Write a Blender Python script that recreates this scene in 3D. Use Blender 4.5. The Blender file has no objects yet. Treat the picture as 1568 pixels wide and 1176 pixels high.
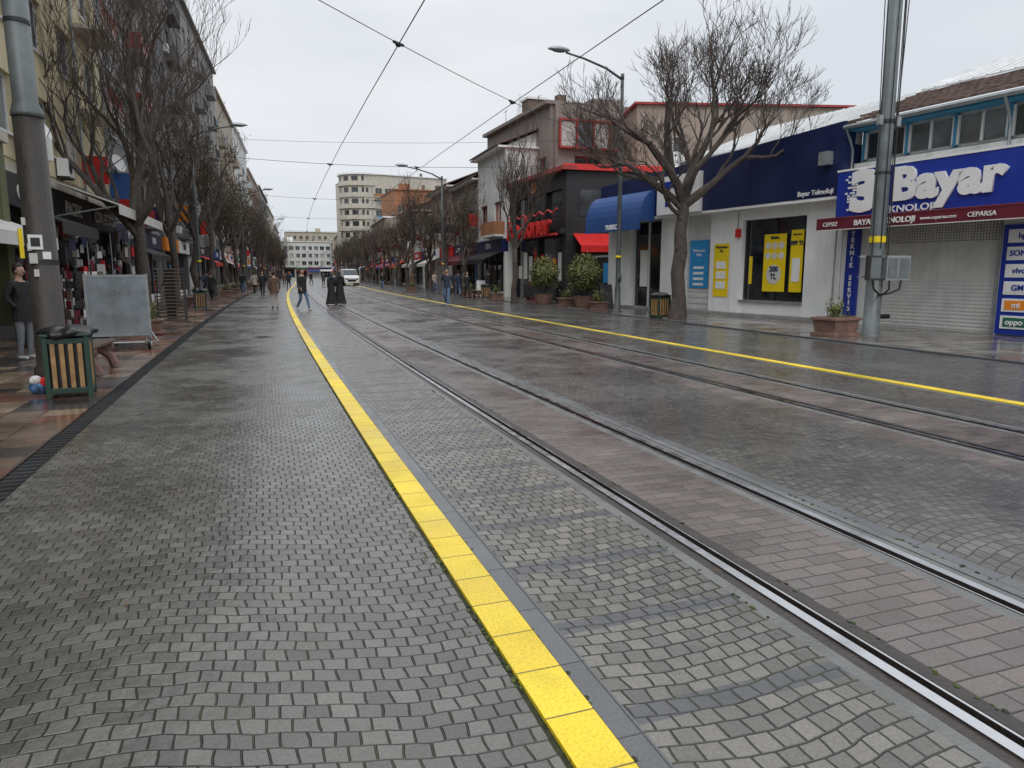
import bpy, math, random
from mathutils import Vector, Matrix
R=random.Random(7)
sc=bpy.context.scene
sc.view_settings.view_transform='Standard'; sc.view_settings.look='None'; sc.view_settings.exposure=0
COL=sc.collection

# ------------------------------------------------------------------ street axis
def cx(y):
    if y<0: return 0.0
    if y<90: return .0004*y*y
    return 3.24+.06*(y-90)

# ------------------------------------------------------------------ materials
MATS={}
def newmat(name):
    m=bpy.data.materials.new(name); m.use_nodes=True
    nt=m.node_tree; b=nt.nodes['Principled BSDF']
    MATS[name]=m
    return m,nt,b
def N(nt,t,**k):
    n=nt.nodes.new(t)
    for a,v in k.items(): setattr(n,a,v)
    return n
def mathn(nt,op,a,b=None,c=None):
    n=N(nt,'ShaderNodeMath',operation=op)
    for i,x in enumerate((a,b,c)):
        if x is None: continue
        if isinstance(x,(int,float)): n.inputs[i].default_value=x
        else: nt.links.new(x,n.inputs[i])
    return n.outputs[0]
def mixc(nt,fac,a,b,mode='MIX'):
    n=N(nt,'ShaderNodeMix',data_type='RGBA',blend_type=mode)
    for s,x in ((0,fac),(6,a),(7,b)):
        if isinstance(x,(int,float)): n.inputs[s].default_value=x
        elif isinstance(x,tuple): n.inputs[s].default_value=(x[0],x[1],x[2],1)
        else: nt.links.new(x,n.inputs[s])
    return n.outputs[2]
def maprange(nt,v,a,b,c,d):
    n=N(nt,'ShaderNodeMapRange'); nt.links.new(v,n.inputs[0])
    for i,x in enumerate((a,b,c,d)): n.inputs[i+1].default_value=x
    return n.outputs[0]
def noise(nt,vec,scale,detail=3,rough=.55):
    n=N(nt,'ShaderNodeTexNoise'); n.inputs['Scale'].default_value=scale; n.inputs['Detail'].default_value=detail
    n.inputs['Roughness'].default_value=rough
    if vec is not None: nt.links.new(vec,n.inputs['Vector'])
    return n.outputs['Fac'],n.outputs['Color']
def M(name,col,rough=.6,var=.18,scale=2.0,metal=0,bump=.0,bscale=40,streak=0,spec=.5,emit=0):
    if name in MATS: return MATS[name]
    m,nt,b=newmat(name)
    tc=N(nt,'ShaderNodeTexCoord'); o=tc.outputs['Object']
    f,_=noise(nt,o,scale,4,.65)
    v=maprange(nt,f,.3,.7,1-var,1+var)
    c=mixc(nt,1.0,col,v,'MULTIPLY')
    if streak:
        mp=N(nt,'ShaderNodeMapping'); mp.inputs['Scale'].default_value=(2.2,2.2,.18); nt.links.new(o,mp.inputs[0])
        g,_=noise(nt,mp.outputs[0],1.6,5,.7)
        s=maprange(nt,g,.48,.75,0,streak)
        c=mixc(nt,s,c,(col[0]*.35,col[1]*.34,col[2]*.32))
    nt.links.new(c,b.inputs['Base Color'])
    b.inputs['Metallic'].default_value=metal
    r=maprange(nt,f,.3,.7,max(0,rough-.08),min(1,rough+.1)); nt.links.new(r,b.inputs['Roughness'])
    b.inputs['Specular IOR Level'].default_value=spec
    if bump:
        h,_=noise(nt,o,bscale,3,.6)
        bn=N(nt,'ShaderNodeBump'); bn.inputs['Strength'].default_value=bump; bn.inputs['Distance'].default_value=.02
        nt.links.new(h,bn.inputs['Height']); nt.links.new(bn.outputs[0],b.inputs['Normal'])
    return m
def cobble(name,c1,c2,mort,w,h,arcw=1.2,amp=.25,band=None,wet=(.2,.5),moss=.5,mort_w=.007,bstr=.9,offset=.5,warp=.02,tint=None,fineb=.14,smb=.5,slant=0,speck=0):
    m,nt,b=newmat(name)
    tc=N(nt,'ShaderNodeTexCoord'); uv=tc.outputs['UV']
    sp=N(nt,'ShaderNodeSeparateXYZ'); nt.links.new(uv,sp.inputs[0])
    u,v=sp.outputs[0],sp.outputs[1]
    v2=v
    if amp:
        f=mathn(nt,'SINE',mathn(nt,'MULTIPLY',u,2*math.pi/arcw))
        v2=mathn(nt,'ADD',v,mathn(nt,'MULTIPLY',f,amp))
    if slant: v2=mathn(nt,'ADD',v2,mathn(nt,'MULTIPLY',u,slant))
    cb=N(nt,'ShaderNodeCombineXYZ'); nt.links.new(u,cb.inputs[0]); nt.links.new(v2,cb.inputs[1])
    _,nc=noise(nt,uv,2.6,2)
    vm=N(nt,'ShaderNodeVectorMath',operation='MULTIPLY_ADD'); nt.links.new(nc,vm.inputs[0]); vm.inputs[1].default_value=(warp*4,warp*4,0); nt.links.new(cb.outputs[0],vm.inputs[2])
    br=N(nt,'ShaderNodeTexBrick'); br.offset=offset; nt.links.new(vm.outputs[0],br.inputs['Vector'])
    br.inputs['Scale'].default_value=1; br.inputs['Brick Width'].default_value=w; br.inputs['Row Height'].default_value=h
    br.inputs['Mortar Size'].default_value=mort_w; br.inputs['Mortar Smooth'].default_value=.85; br.inputs['Bias'].default_value=0
    br.inputs['Color1'].default_value=(*c1,1); br.inputs['Color2'].default_value=(*c2,1); br.inputs['Mortar'].default_value=(*mort,1)
    big,_=noise(nt,uv,.55,3,.6); mid,_=noise(nt,uv,2.6,2,.6); fine,_=noise(nt,uv,70,3,.7)
    c=mixc(nt,1.0,br.outputs['Color'],maprange(nt,big,.3,.7,.72,1.25),'MULTIPLY')
    c=mixc(nt,1.0,c,maprange(nt,fine,.3,.7,.7,1.28),'MULTIPLY')
    if tint: c=mixc(nt,maprange(nt,mid,.45,.62,0,.75),c,tint)
    if speck:
        c=mixc(nt,maprange(nt,fine,.60,.68,0,speck),c,(.10,.08,.03))
        c=mixc(nt,maprange(nt,mid,.55,.75,0,speck*.6),c,(.35,.25,.03))
    if band:
        per,th,bc=band
        fr=mathn(nt,'FRACT',mathn(nt,'DIVIDE',v,per))
        mk=mathn(nt,'LESS_THAN',fr,th/per)
        c=mixc(nt,mathn(nt,'MULTIPLY',mk,.8),c,bc)
    if moss:
        mm=mathn(nt,'MULTIPLY',maprange(nt,mid,.52,.66,0,moss),br.outputs['Fac'])
        c=mixc(nt,mm,c,(.05,.075,.015))
    nt.links.new(c,b.inputs['Base Color'])
    r=maprange(nt,mathn(nt,'ADD',mathn(nt,'MULTIPLY',big,.6),mathn(nt,'MULTIPLY',mid,.4)),.4,.62,wet[0],wet[1]); nt.links.new(r,b.inputs['Roughness'])
    hsum=mathn(nt,'ADD',mathn(nt,'SUBTRACT',1.0,br.outputs['Fac']),mathn(nt,'MULTIPLY',fine,fineb))
    sm,_=noise(nt,vm.outputs[0],13,1); hsum=mathn(nt,'ADD',hsum,mathn(nt,'MULTIPLY',sm,smb))
    bn=N(nt,'ShaderNodeBump'); bn.inputs['Strength'].default_value=bstr; bn.inputs['Distance'].default_value=.009
    nt.links.new(hsum,bn.inputs['Height']); nt.links.new(bn.outputs[0],b.inputs['Normal'])
    b.inputs['Specular IOR Level'].default_value=.95
    return m
def slabs(name,cols,w,h,wet=(.08,.4)):
    m,nt,b=newmat(name)
    tc=N(nt,'ShaderNodeTexCoord'); uv=tc.outputs['UV']
    def cell(a,bb):
        dv=N(nt,'ShaderNodeVectorMath',operation='DIVIDE'); nt.links.new(uv,dv.inputs[0]); dv.inputs[1].default_value=(a,bb,1)
        fl=N(nt,'ShaderNodeVectorMath',operation='FLOOR'); nt.links.new(dv.outputs[0],fl.inputs[0])
        wn=N(nt,'ShaderNodeTexWhiteNoise',noise_dimensions='2D'); nt.links.new(fl.outputs[0],wn.inputs['Vector']); return wn.outputs['Value']
    a=cell(w,h); bg=cell(w*3,h*2)
    s=mathn(nt,'FRACT',mathn(nt,'ADD',mathn(nt,'MULTIPLY',a,.35),bg))
    cr=N(nt,'ShaderNodeValToRGB'); cr.color_ramp.interpolation='CONSTANT'; nt.links.new(s,cr.inputs[0])
    e=cr.color_ramp.elements
    for i,c in enumerate(cols):
        p=i/len(cols)
        el=e[i] if i<2 else e.new(p)
        el.position=p; el.color=(*c,1)
    br=N(nt,'ShaderNodeTexBrick'); br.offset=0; nt.links.new(uv,br.inputs['Vector'])
    br.inputs['Scale'].default_value=1; br.inputs['Brick Width'].default_value=w; br.inputs['Row Height'].default_value=h
    br.inputs['Mortar Size'].default_value=.006; br.inputs['Mortar Smooth'].default_value=.2
    big,_=noise(nt,uv,.7,4,.65); fine,_=noise(nt,uv,30,3,.7)
    c=mixc(nt,1.0,cr.outputs[0],maprange(nt,big,.3,.7,.6,1.3),'MULTIPLY')
    c=mixc(nt,1.0,c,maprange(nt,fine,.3,.7,.8,1.2),'MULTIPLY')
    c=mixc(nt,br.outputs['Fac'],c,(.02,.02,.02))
    nt.links.new(c,b.inputs['Base Color'])
    nt.links.new(maprange(nt,big,.38,.62,wet[0],wet[1]),b.inputs['Roughness'])
    b.inputs['Specular IOR Level'].default_value=.7
    bn=N(nt,'ShaderNodeBump'); bn.inputs['Strength'].default_value=.4; bn.inputs['Distance'].default_value=.005
    nt.links.new(mathn(nt,'ADD',mathn(nt,'SUBTRACT',1.0,br.outputs['Fac']),mathn(nt,'MULTIPLY',fine,.3)),bn.inputs['Height'])
    nt.links.new(bn.outputs[0],b.inputs['Normal'])
    return m

m_cobL=cobble('cobble_lane',(.068,.064,.056),(.135,.126,.110),(.018,.018,.014),.088,.085,2.3,.09,moss=.6,mort_w=.0055,wet=(.15,.40),bstr=.85,slant=.12)
m_cobB=cobble('cobble_banded',(.088,.080,.068),(.19,.172,.146),(.024,.023,.018),.092,.088,1.3,.035,band=(.68,.11,(.05,.052,.058)),moss=.7,mort_w=.006,wet=(.2,.45),bstr=.9)
m_cobM=cobble('cobble_middle',(.068,.063,.056),(.145,.132,.115),(.022,.021,.018),.095,.09,1.5,.07,moss=.5,mort_w=.006,wet=(.13,.38),bstr=.85,tint=(.066,.052,.045),slant=-.1)
m_brick=cobble('brick_paver',(.092,.071,.061),(.155,.120,.102),(.028,.024,.02),.22,.11,1,0,wet=(.15,.4),moss=.8,bstr=.45,warp=.004,smb=.4)
m_cobR=cobble('cobble_far_lane',(.066,.065,.061),(.115,.112,.104),(.02,.02,.018),.092,.088,1.9,.07,moss=.4,mort_w=.0055,wet=(.1,.34),bstr=.65)
m_walkL=slabs('sidewalk_slab_left',[(.20,.095,.07),(.28,.21,.15),(.07,.06,.058),(.17,.12,.09)],.4,.4,(.08,.34))
m_walkR=slabs('sidewalk_slab_right',[(.12,.08,.065),(.16,.15,.14),(.10,.09,.085),(.21,.19,.165),(.10,.07,.06)],.4,.4,(.05,.3))
m_yel=cobble('yellow_kerb_paint',(.84,.58,.006),(.88,.65,.012),(.10,.08,.02),.6,.31,1,0,wet=(.3,.6),moss=.0,bstr=.5,offset=0,warp=.0008,mort_w=.006,smb=.2,speck=.55)
m_strip=cobble('grey_setting_strip',(.085,.086,.090),(.11,.113,.116),(.03,.03,.03),.6,.5,1,0,wet=(.2,.45),moss=.3,bstr=.4,offset=0,warp=.001,mort_w=.005)
m_moss=M('moss_gap',(.030,.034,.014),.7,.7,25,bump=.8,bscale=60)
m_conc=M('rail_concrete',(.15,.15,.145),.35,.3,3,bump=.3)
m_steel=M('rail_steel',(.68,.68,.69),.2,.1,5,metal=1)
m_rust=M('rail_flange',(.055,.045,.04),.4,.3,8,metal=.2,bump=.3)
m_groove=M('rail_groove',(.008,.007,.007),.7)
m_asph=M('ground_asphalt',(.08,.08,.078),.5,.2,.3)
m_grate=M('drain_grate',(.018,.018,.018),.4,.3,10,bump=.4)
m_black=M('black_plastic',(.012,.012,.013),.35,.2,5)
m_dkmetal=M('dark_metal',(.04,.042,.045),.45,.3,4,metal=.3)
m_galv=M('galvanised',(.33,.35,.36),.45,.2,4,metal=.5,bump=.1)
m_poleg=M('pole_grey_green',(.15,.17,.17),.5,.25,3,metal=.2,streak=.4)
m_poleb=M('pole_brown',(.045,.038,.032),.5,.35,4,streak=.4,bump=.4)
m_lampp=M('lamp_post_paint',(.08,.09,.09),.45,.3,3,metal=.2,streak=.3)
m_glass=M('window_glass',(.028,.034,.038),.06,.5,.7,spec=.8)
m_glass2=M('window_glass_bright',(.12,.14,.15),.07,.5,.7,spec=.8)
m_curt=M('window_curtain',(.42,.41,.38),.25,.3,4,spec=.6)
m_shopg=M('shop_glass',(.015,.017,.02),.05,.6,1.1,spec=.9)
m_white=M('white_paint',(.80,.80,.79),.5,.06,1.5,streak=.12)
m_frame=M('white_frame',(.66,.66,.66),.4,.06)
m_redf=M('red_trim',(.33,.035,.03),.45,.15)
m_navy=M('navy_fascia',(.010,.018,.075),.35,.12,1)
m_blue=M('blue_sign',(.012,.035,.30),.35,.08,1)
m_blueaw=M('blue_awning',(.02,.07,.24),.6,.15,2)
m_yelp=M('yellow_poster',(.85,.62,.01),.4,.04)
m_bluep=M('blue_poster',(.03,.28,.62),.4,.12,6)
m_maroon=M('maroon_band',(.13,.012,.025),.45,.12)
m_ltblue=M('light_blue_trim',(.05,.25,.42),.5,.2)
m_blackf=M('black_facade',(.016,.016,.018),.5,.3,1.5,bump=.1)
m_red=M('red_sign',(.60,.022,.02),.4,.12)
m_orange=M('orange_sign',(.8,.25,.02),.4,.1)
m_green=M('green_awning',(.02,.14,.08),.6,.2)
m_shut=M('roller_shutter',(.62,.62,.59),.4,.1,2,streak=.25)
m_tile=M('clay_tile',(.13,.085,.07),.7,.5,3,bump=.6,bscale=12)
m_sheet=M('roof_sheet',(.66,.67,.67),.4,.15,1.5,streak=.25)
m_wood=M('wood_slat',(.34,.20,.085),.5,.3,8,bump=.2)
m_woodd=M('wood_dark',(.12,.085,.06),.45,.3,8,bump=.2)
m_bark=M('bark',(.075,.060,.050),.8,.5,6,bump=.9,bscale=16)
m_twig=M('twig',(.075,.055,.045),.8,.25,3)
m_leafb=M('bud_leaf',(.13,.10,.045),.7,.5,1.5)
m_shrub=M('shrub_leaf',(.07,.095,.03),.6,.6,5)
m_shruby=M('shrub_leaf_light',(.20,.20,.06),.6,.4,5)
m_brass=M('brick_red_planter',(.2,.115,.09),.6,.3,5,bump=.4)
m_cream=M('cream_awning',(.62,.61,.57),.6,.12,2,streak=.2)
m_wire=M('wire_black',(.02,.02,.02),.5)
walls={k:M('wall_'+k,c,.8,.12,.8,streak=.5,bump=.15,bscale=25) for k,c in dict(
 yellow=(.58,.50,.32),grey=(.24,.24,.235),dgrey=(.14,.142,.145),beige=(.42,.37,.29),tan=(.32,.265,.22),white=(.64,.64,.62),
 taupe=(.24,.205,.185),brown=(.16,.11,.085),cream=(.52,.48,.41),pink=(.36,.27,.23),olive=(.12,.13,.06),conc=(.27,.27,.26),orange=(.36,.16,.08)).items()}

# ------------------------------------------------------------------ mesh builder
class MB:
    def __init__(s): s.v=[];s.f=[];s.m=[];s.uv=[];s.mats=[]
    def mi(s,m):
        if m not in s.mats: s.mats.append(m)
        return s.mats.index(m)
    def face(s,pts,m,uv=None):
        i=len(s.v); s.v.extend([tuple(p) for p in pts]); s.f.append(tuple(range(i,i+len(pts)))); s.m.append(s.mi(m)); s.uv.append(uv)
    def hexa(s,p,m):  # p: 8 pts bottom 0-3, top 4-7
        i=len(s.v); s.v.extend([tuple(q) for q in p]); k=s.mi(m)
        for f in ((3,2,1,0),(4,5,6,7),(0,1,5,4),(1,2,6,5),(2,3,7,6),(3,0,4,7)):
            s.f.append(tuple(i+j for j in f)); s.m.append(k); s.uv.append(None)
    def box(s,c,sz,m,rz=0,taper=1):
        x,y,z=c;a,b,h=sz[0]/2,sz[1]/2,sz[2]/2;co,si=math.cos(rz),math.sin(rz)
        P=[]
        for zz,t in ((-h,1),(h,taper)):
            for dx,dy in ((-a,-b),(a,-b),(a,b),(-a,b)):
                dx*=t;dy*=t
                P.append((x+dx*co-dy*si,y+dx*si+dy*co,z+zz))
        s.hexa(P,m)
    def tube(s,pts,rad,m,n=8,cap=True):
        pts=[Vector(p) for p in pts]; rings=[];k=s.mi(m)
        up=None
        for i,p in enumerate(pts):
            d=(pts[min(i+1,len(pts)-1)]-pts[max(i-1,0)])
            if d.length<1e-9: d=Vector((0,0,1))
            d.normalize()
            if up is None:
                up=Vector((0,0,1)) if abs(d.z)<.9 else Vector((1,0,0))
            a=d.cross(up)
            if a.length<1e-4: a=d.cross(Vector((.3,1,.2)))
            a.normalize(); b=a.cross(d).normalized(); up=b
            r=rad[i] if isinstance(rad,(list,tuple)) else rad
            st=len(s.v)
            for j in range(n):
                t=2*math.pi*j/n
                s.v.append(tuple(p+a*(r*math.cos(t))+b*(r*math.sin(t))))
            rings.append(st)
        for i in range(len(rings)-1):
            for j in range(n):
                j2=(j+1)%n
                s.f.append((rings[i]+j,rings[i]+j2,rings[i+1]+j2,rings[i+1]+j)); s.m.append(k); s.uv.append(None)
        if cap and n>3:
            s.f.append(tuple(rings[0]+j for j in range(n))[::-1]); s.m.append(k); s.uv.append(None)
            s.f.append(tuple(rings[-1]+j for j in range(n))); s.m.append(k); s.uv.append(None)
    def ell(s,c,r,m,nu=12,nv=8,fn=None):
        k=s.mi(m); st=len(s.v)
        for i in range(nv+1):
            ph=math.pi*i/nv
            for j in range(nu):
                t=2*math.pi*j/nu
                q=Vector((math.sin(ph)*math.cos(t),math.sin(ph)*math.sin(t),math.cos(ph)))
                if fn: q=fn(q)
                s.v.append((c[0]+q.x*r[0],c[1]+q.y*r[1],c[2]+q.z*r[2]))
        for i in range(nv):
            for j in range(nu):
                j2=(j+1)%nu
                s.f.append((st+i*nu+j,st+(i+1)*nu+j,st+(i+1)*nu+j2,st+i*nu+j2)); s.m.append(k); s.uv.append(None)
    def build(s,name,parent=None,smooth=False,loc=None):
        me=bpy.data.meshes.new(name); me.from_pydata(s.v,[],s.f)
        for m in s.mats: me.materials.append(m)
        me.polygons.foreach_set('material_index',s.m)
        if any(u for u in s.uv):
            l=me.uv_layers.new(name='UVMap'); i=0
            for f,u in zip(s.f,s.uv):
                for j in range(len(f)):
                    if u: l.data[i].uv=u[j]
                    i+=1
        if smooth: me.polygons.foreach_set('use_smooth',[True]*len(s.f))
        me.update()
        o=bpy.data.objects.new(name,me); COL.objects.link(o)
        if parent: o.parent=parent
        if loc: o.location=loc
        return o
def empty(name):
    o=bpy.data.objects.new(name,None); COL.objects.link(o); o.empty_display_size=.3; return o
def bevel(o,w=.01,seg=2):
    md=o.modifiers.new('b','BEVEL'); md.width=w; md.segments=seg; md.limit_method='ANGLE'; return o

class Fac:  # facade frame : t along (left->right seen from outside), n outward
    def __init__(s,p0,p1):
        s.o=Vector((p0[0],p0[1],0)); d=Vector((p1[0]-p0[0],p1[1]-p0[1],0)); s.W=d.length; s.t=d.normalized(); s.n=s.t.cross(Vector((0,0,1)))
    def P(s,a,d,z): return s.o+s.t*a+s.n*d+Vector((0,0,z))
    def box(s,mb,a0,a1,d0,d1,z0,z1,m):
        mb.hexa([s.P(a0,d1,z0),s.P(a1,d1,z0),s.P(a1,d0,z0),s.P(a0,d0,z0),s.P(a0,d1,z1),s.P(a1,d1,z1),s.P(a1,d0,z1),s.P(a0,d0,z1)],m)
    def slope(s,mb,a0,a1,d0,z0,d1,z1,th,m): # slab from (d0,z0) to (d1,z1)
        mb.hexa([s.P(a0,d1,z1),s.P(a1,d1,z1),s.P(a1,d0,z0),s.P(a0,d0,z0),s.P(a0,d1,z1+th),s.P(a1,d1,z1+th),s.P(a1,d0,z0+th),s.P(a0,d0,z0+th)],m)
    def text(s,body,a,d,z,size,m,parent,name='lettering',align='CENTER',ext=.012,bold=.0,sx=1,rot=0):
        c=bpy.data.curves.new(name,'FONT'); c.body=body; c.size=size; c.extrude=ext; c.offset=bold; c.align_x=align; c.align_y='CENTER'; c.resolution_u=3
        c.materials.append(m)
        o=bpy.data.objects.new(name,c); COL.objects.link(o); o.parent=parent
        mt=Matrix.Identity(4)
        for i,v in enumerate((s.t,Vector((0,0,1)),s.n)):
            for j in range(3): mt[j][i]=v[j]
        o.matrix_world=Matrix.Translation(s.P(a,d,z))@mt@Matrix.Rotation(rot,4,'Z')@Matrix.Diagonal((sx,1,1,1))
        return o

# ------------------------------------------------------------------ ground & ribbons
mb=MB(); S=1500
mb.face([(-S,-200,-.06),(S,-200,-.06),(S,3000,-.06),(-S,3000,-.06)],m_asph); mb.build('ground')
YS=[-6+.75*i for i in range(30)]+[16.5+2*i for i in range(40)]+[96.5+6*i for i in range(36)]
def ribbon(mb,l0,l1,z,m,z1=None,ys=YS):
    if z1 is None: z1=z
    for a,b in zip(ys[:-1],ys[1:]):
        mb.face([(cx(a)+l0,a,z),(cx(a)+l1,a,z1),(cx(b)+l1,b,z1),(cx(b)+l0,b,z)],m,[(l0,a),(l1,a),(l1,b),(l0,b)])
def vrib(mb,l,z0,z1,m):
    for a,b in zip(YS[:-1],YS[1:]):
        mb.face([(cx(a)+l,a,z0),(cx(b)+l,b,z0),(cx(b)+l,b,z1),(cx(a)+l,a,z1)],m)
r1,r2,r3,r4=2.35,3.42,6.22,7.28
mb=MB()
ribbon(mb,-1.78,.875,0,m_cobL)
ribbon(mb,.875,.9,-.004,m_moss)
ribbon(mb,1.09,1.1,-.004,m_moss)
ribbon(mb,1.1,1.21,.002,m_strip)
ribbon(mb,1.21,r1-.17,0,m_cobB)
ribbon(mb,r1+.17,r2-.17,0,m_brick)
ribbon(mb,r2+.17,r2+.27,0,m_strip)
ribbon(mb,r2+.27,r3-.5,0,m_cobM); ribbon(mb,r3-.5,r3-.17,0,m_brick)
ribbon(mb,r3+.17,r4-.17,0,m_brick)
ribbon(mb,r4+.17,8.55,0,m_cobM)
ribbon(mb,8.55,8.7,.002,m_strip)
ribbon(mb,8.88,12.45,0,m_cobR)
ribbon(mb,12.45,12.75,-.01,m_strip)
mb.build('road')
for l0,l1 in ((.9,1.09),(8.7,8.88)):
    mb=MB(); ribbon(mb,l0,l1,.014,m_yel); vrib(mb,l0,-.02,.014,m_yel); vrib(mb,l1,-.02,.014,m_yel); mb.build('yellow_line')
for a,b in ((r1,r2),(r3,r4)):
    e=empty('tram_track')
    for k,(r,sg) in enumerate(((a,1),(b,-1))):
        mb=MB()
        def rb(x0,x1,z,m):
            lo,hi=sorted((r+sg*x0,r+sg*x1)); ribbon(mb,lo,hi,z,m)
        rb(-.17,-.10,.0,m_conc); rb(-.10,-.03,-.004,m_rust if k==0 else m_conc); rb(-.03,.025,.006,m_steel)
        rb(.025,.07,-.04,m_groove); rb(.07,.088,.003,m_steel); rb(.088,.17,.0,m_rust if sg==1 else m_conc)
        for x in (-.03,.025,.07,.088): vrib(mb,r+sg*x,-.045,.005,m_rust)
        mb.build('rail_%d'%(k+1),e)
mb=MB(); ribbon(mb,-1.98,-1.78,-.012,m_grate)
for i in range(700):
    y=-3+i*.12
    mb.box((cx(y)-1.88,y,-.006),(.17,.035,.012),m_dkmetal)
mb.build('drain_channel')
mb=MB(); ribbon(mb,-9,-1.98,.0,m_walkL); mb.build('sidewalk')
mb=MB(); ribbon(mb,12.75,12.9,.03,m_strip); vrib(mb,12.75,-.02,.03,m_strip); ribbon(mb,12.9,22,.03,m_walkR); mb.build('sidewalk')
mb=MB(); m_mossg=M('moss_green',(.06,.085,.02),.9,.5,30)
rr=random.Random(77)
for k in range(1500):
    y=rr.uniform(1.2,16); l=rr.choice([.888,.888,.888,1.095,r1-.165,r1+.165,r2+.17]); 
    if math.sin(y*2.1+l*9)+math.sin(y*5.3)<.1: continue
    x=cx(y)+l+rr.gauss(0,.008); s_=rr.uniform(.005,.014)
    mb.ell((x,y,.001),(s_,s_*1.4,s_*.5),m_mossg if rr.random()<.6 else m_moss,5,3)
mb.build('moss_tufts')
mb=MB(); m_leafd=M('dead_leaf',(.12,.08,.04),.7,.4,30); 
for k in range(160):
    y=rr.uniform(2,26); x=cx(y)+rr.choice([rr.uniform(-1.7,8.6),rr.uniform(-4.5,-1.2),.82]); t=rr.uniform(0,6.28); s_=rr.uniform(.006,.016)
    pts=[(x+s_*math.cos(t+a)*q,y+s_*math.sin(t+a)*q,.012+.004*math.sin(a*2)) for a,q in ((0,1.3),(1.2,.7),(2.2,.8),(3.14,1.2),(4.2,.7),(5.2,.8))]
    mb.face(pts,m_leafd)
mb.build('fallen_leaves')
for x,y in ((5.2,14.5),(.1,19.0),(10.4,17.0)):
    e=empty('manhole_cover'); b=MB(); b.tube([(x,y,0.0),(x,y,.006)],.24,m_rust,28)
    for k in range(6):
        b.box((x,y-.17+k*.068,.008),(.3 if 0<k<5 else .2,.018,.004),m_dkmetal)
    b.build('iron_lid',e)

# ------------------------------------------------------------------ generic facade + building
SIGNC=[m_red,m_blue,m_white,m_blackf,m_green,m_navy,m_maroon,m_orange,m_blackf,m_white]
WORDS=['GIYIM','OPTIK','ECZANE','KAFE','BUTIK','PASTANE','KUNDURA','SAAT','FIRIN','DONER','KITAP','TEKSTIL','BIJUTERI','MARKET','CEYIZ','KUYUMCU','BERBER','TELEFON']
BP=.75
def veneer(w,g,f,W,z0,H,wall,fh=3.0,ww=1.4,wh=1.5,bay=2.7,frame=m_frame,balc=None,bcol=None,rr=R,th=.25):
    nf=max(1,int((H-z0-.2)/fh)); nb=max(1,int(W/bay)); bw=W/nb
    for i in range(nf):
        zb=z0+i*fh; s0=zb+.85; s1=s0+wh
        f.box(w,0,W,-th,0,zb,s0,wall)
        f.box(w,0,W,-th,0,s1,zb+fh if i<nf-1 else H,wall)
        for b in range(nb+1):
            a0=b*bw-(bw-ww)/2; a1=b*bw+(bw-ww)/2
            f.box(w,max(0,a0),min(W,a1),-th,0,s0,s1,wall)
        for b in range(nb):
            c=(b+.5)*bw
            q=rr.random(); gm=m_glass if q<.5 else (m_curt if q<.75 else m_glass2)
            f.box(g,c-ww/2,c+ww/2,-th+.003,-th+.03,s0,s1,gm)
            if q>.4:
                f.box(g,c-ww/2,c-ww/2+ww*rr.uniform(.15,.4),-th+.03,-th+.033,s0,s1,m_curt)
            for a in (c-ww/2,c-.03,c+ww/2-.06): f.box(g,a,a+.06,-th+.034,-th+.09,s0,s1,frame)
            f.box(g,c-ww/2+.06,c-.03,-th+.036,-th+.088,s1-.06,s1,frame); f.box(g,c+.03,c+ww/2-.06,-th+.036,-th+.088,s1-.06,s1,frame)
            f.box(g,c-ww/2-.08,c+ww/2+.08,.002,.09,s0-.06,s0-.001,frame)
            if balc and b%balc==balc-1:
                bc=bcol or wall
                f.box(w,c-bw*.48,c+bw*.48,.003,BP,zb-.02,zb+.13,wall)
                if rr.random()<.5:
                    f.box(w,c-bw*.48,c+bw*.48,BP-.08,BP,zb+.13,zb+.95,bc)
                    f.box(w,c-bw*.48,c-bw*.48+.07,.003,BP-.082,zb+.13,zb+.95,bc); f.box(w,c+bw*.48-.07,c+bw*.48,.003,BP-.082,zb+.13,zb+.95,bc)
                else:
                    f.box(w,c-bw*.48,c+bw*.48,BP-.05,BP-.01,zb+.98,zb+1.02,m_dkmetal)
                    for k in range(12):
                        a=c-bw*.47+k*bw*.94/11; f.box(w,a,a+.025,BP-.04,BP-.02,zb+.13,zb+.98,m_dkmetal)
                if rr.random()<.35:   # laundry / plants on the rail
                    f.box(w,c-.5,c+.1,BP+.005,BP+.03,zb+.4,zb+1.0,rr.choice([m_cream,m_maroon,m_bluep,m_white]))
            elif rr.random()<.09:
                f.box(g,c+ww/2+.12,c+ww/2+.85,.01,.3,s0-.5,s0+.0,m_white)
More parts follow.
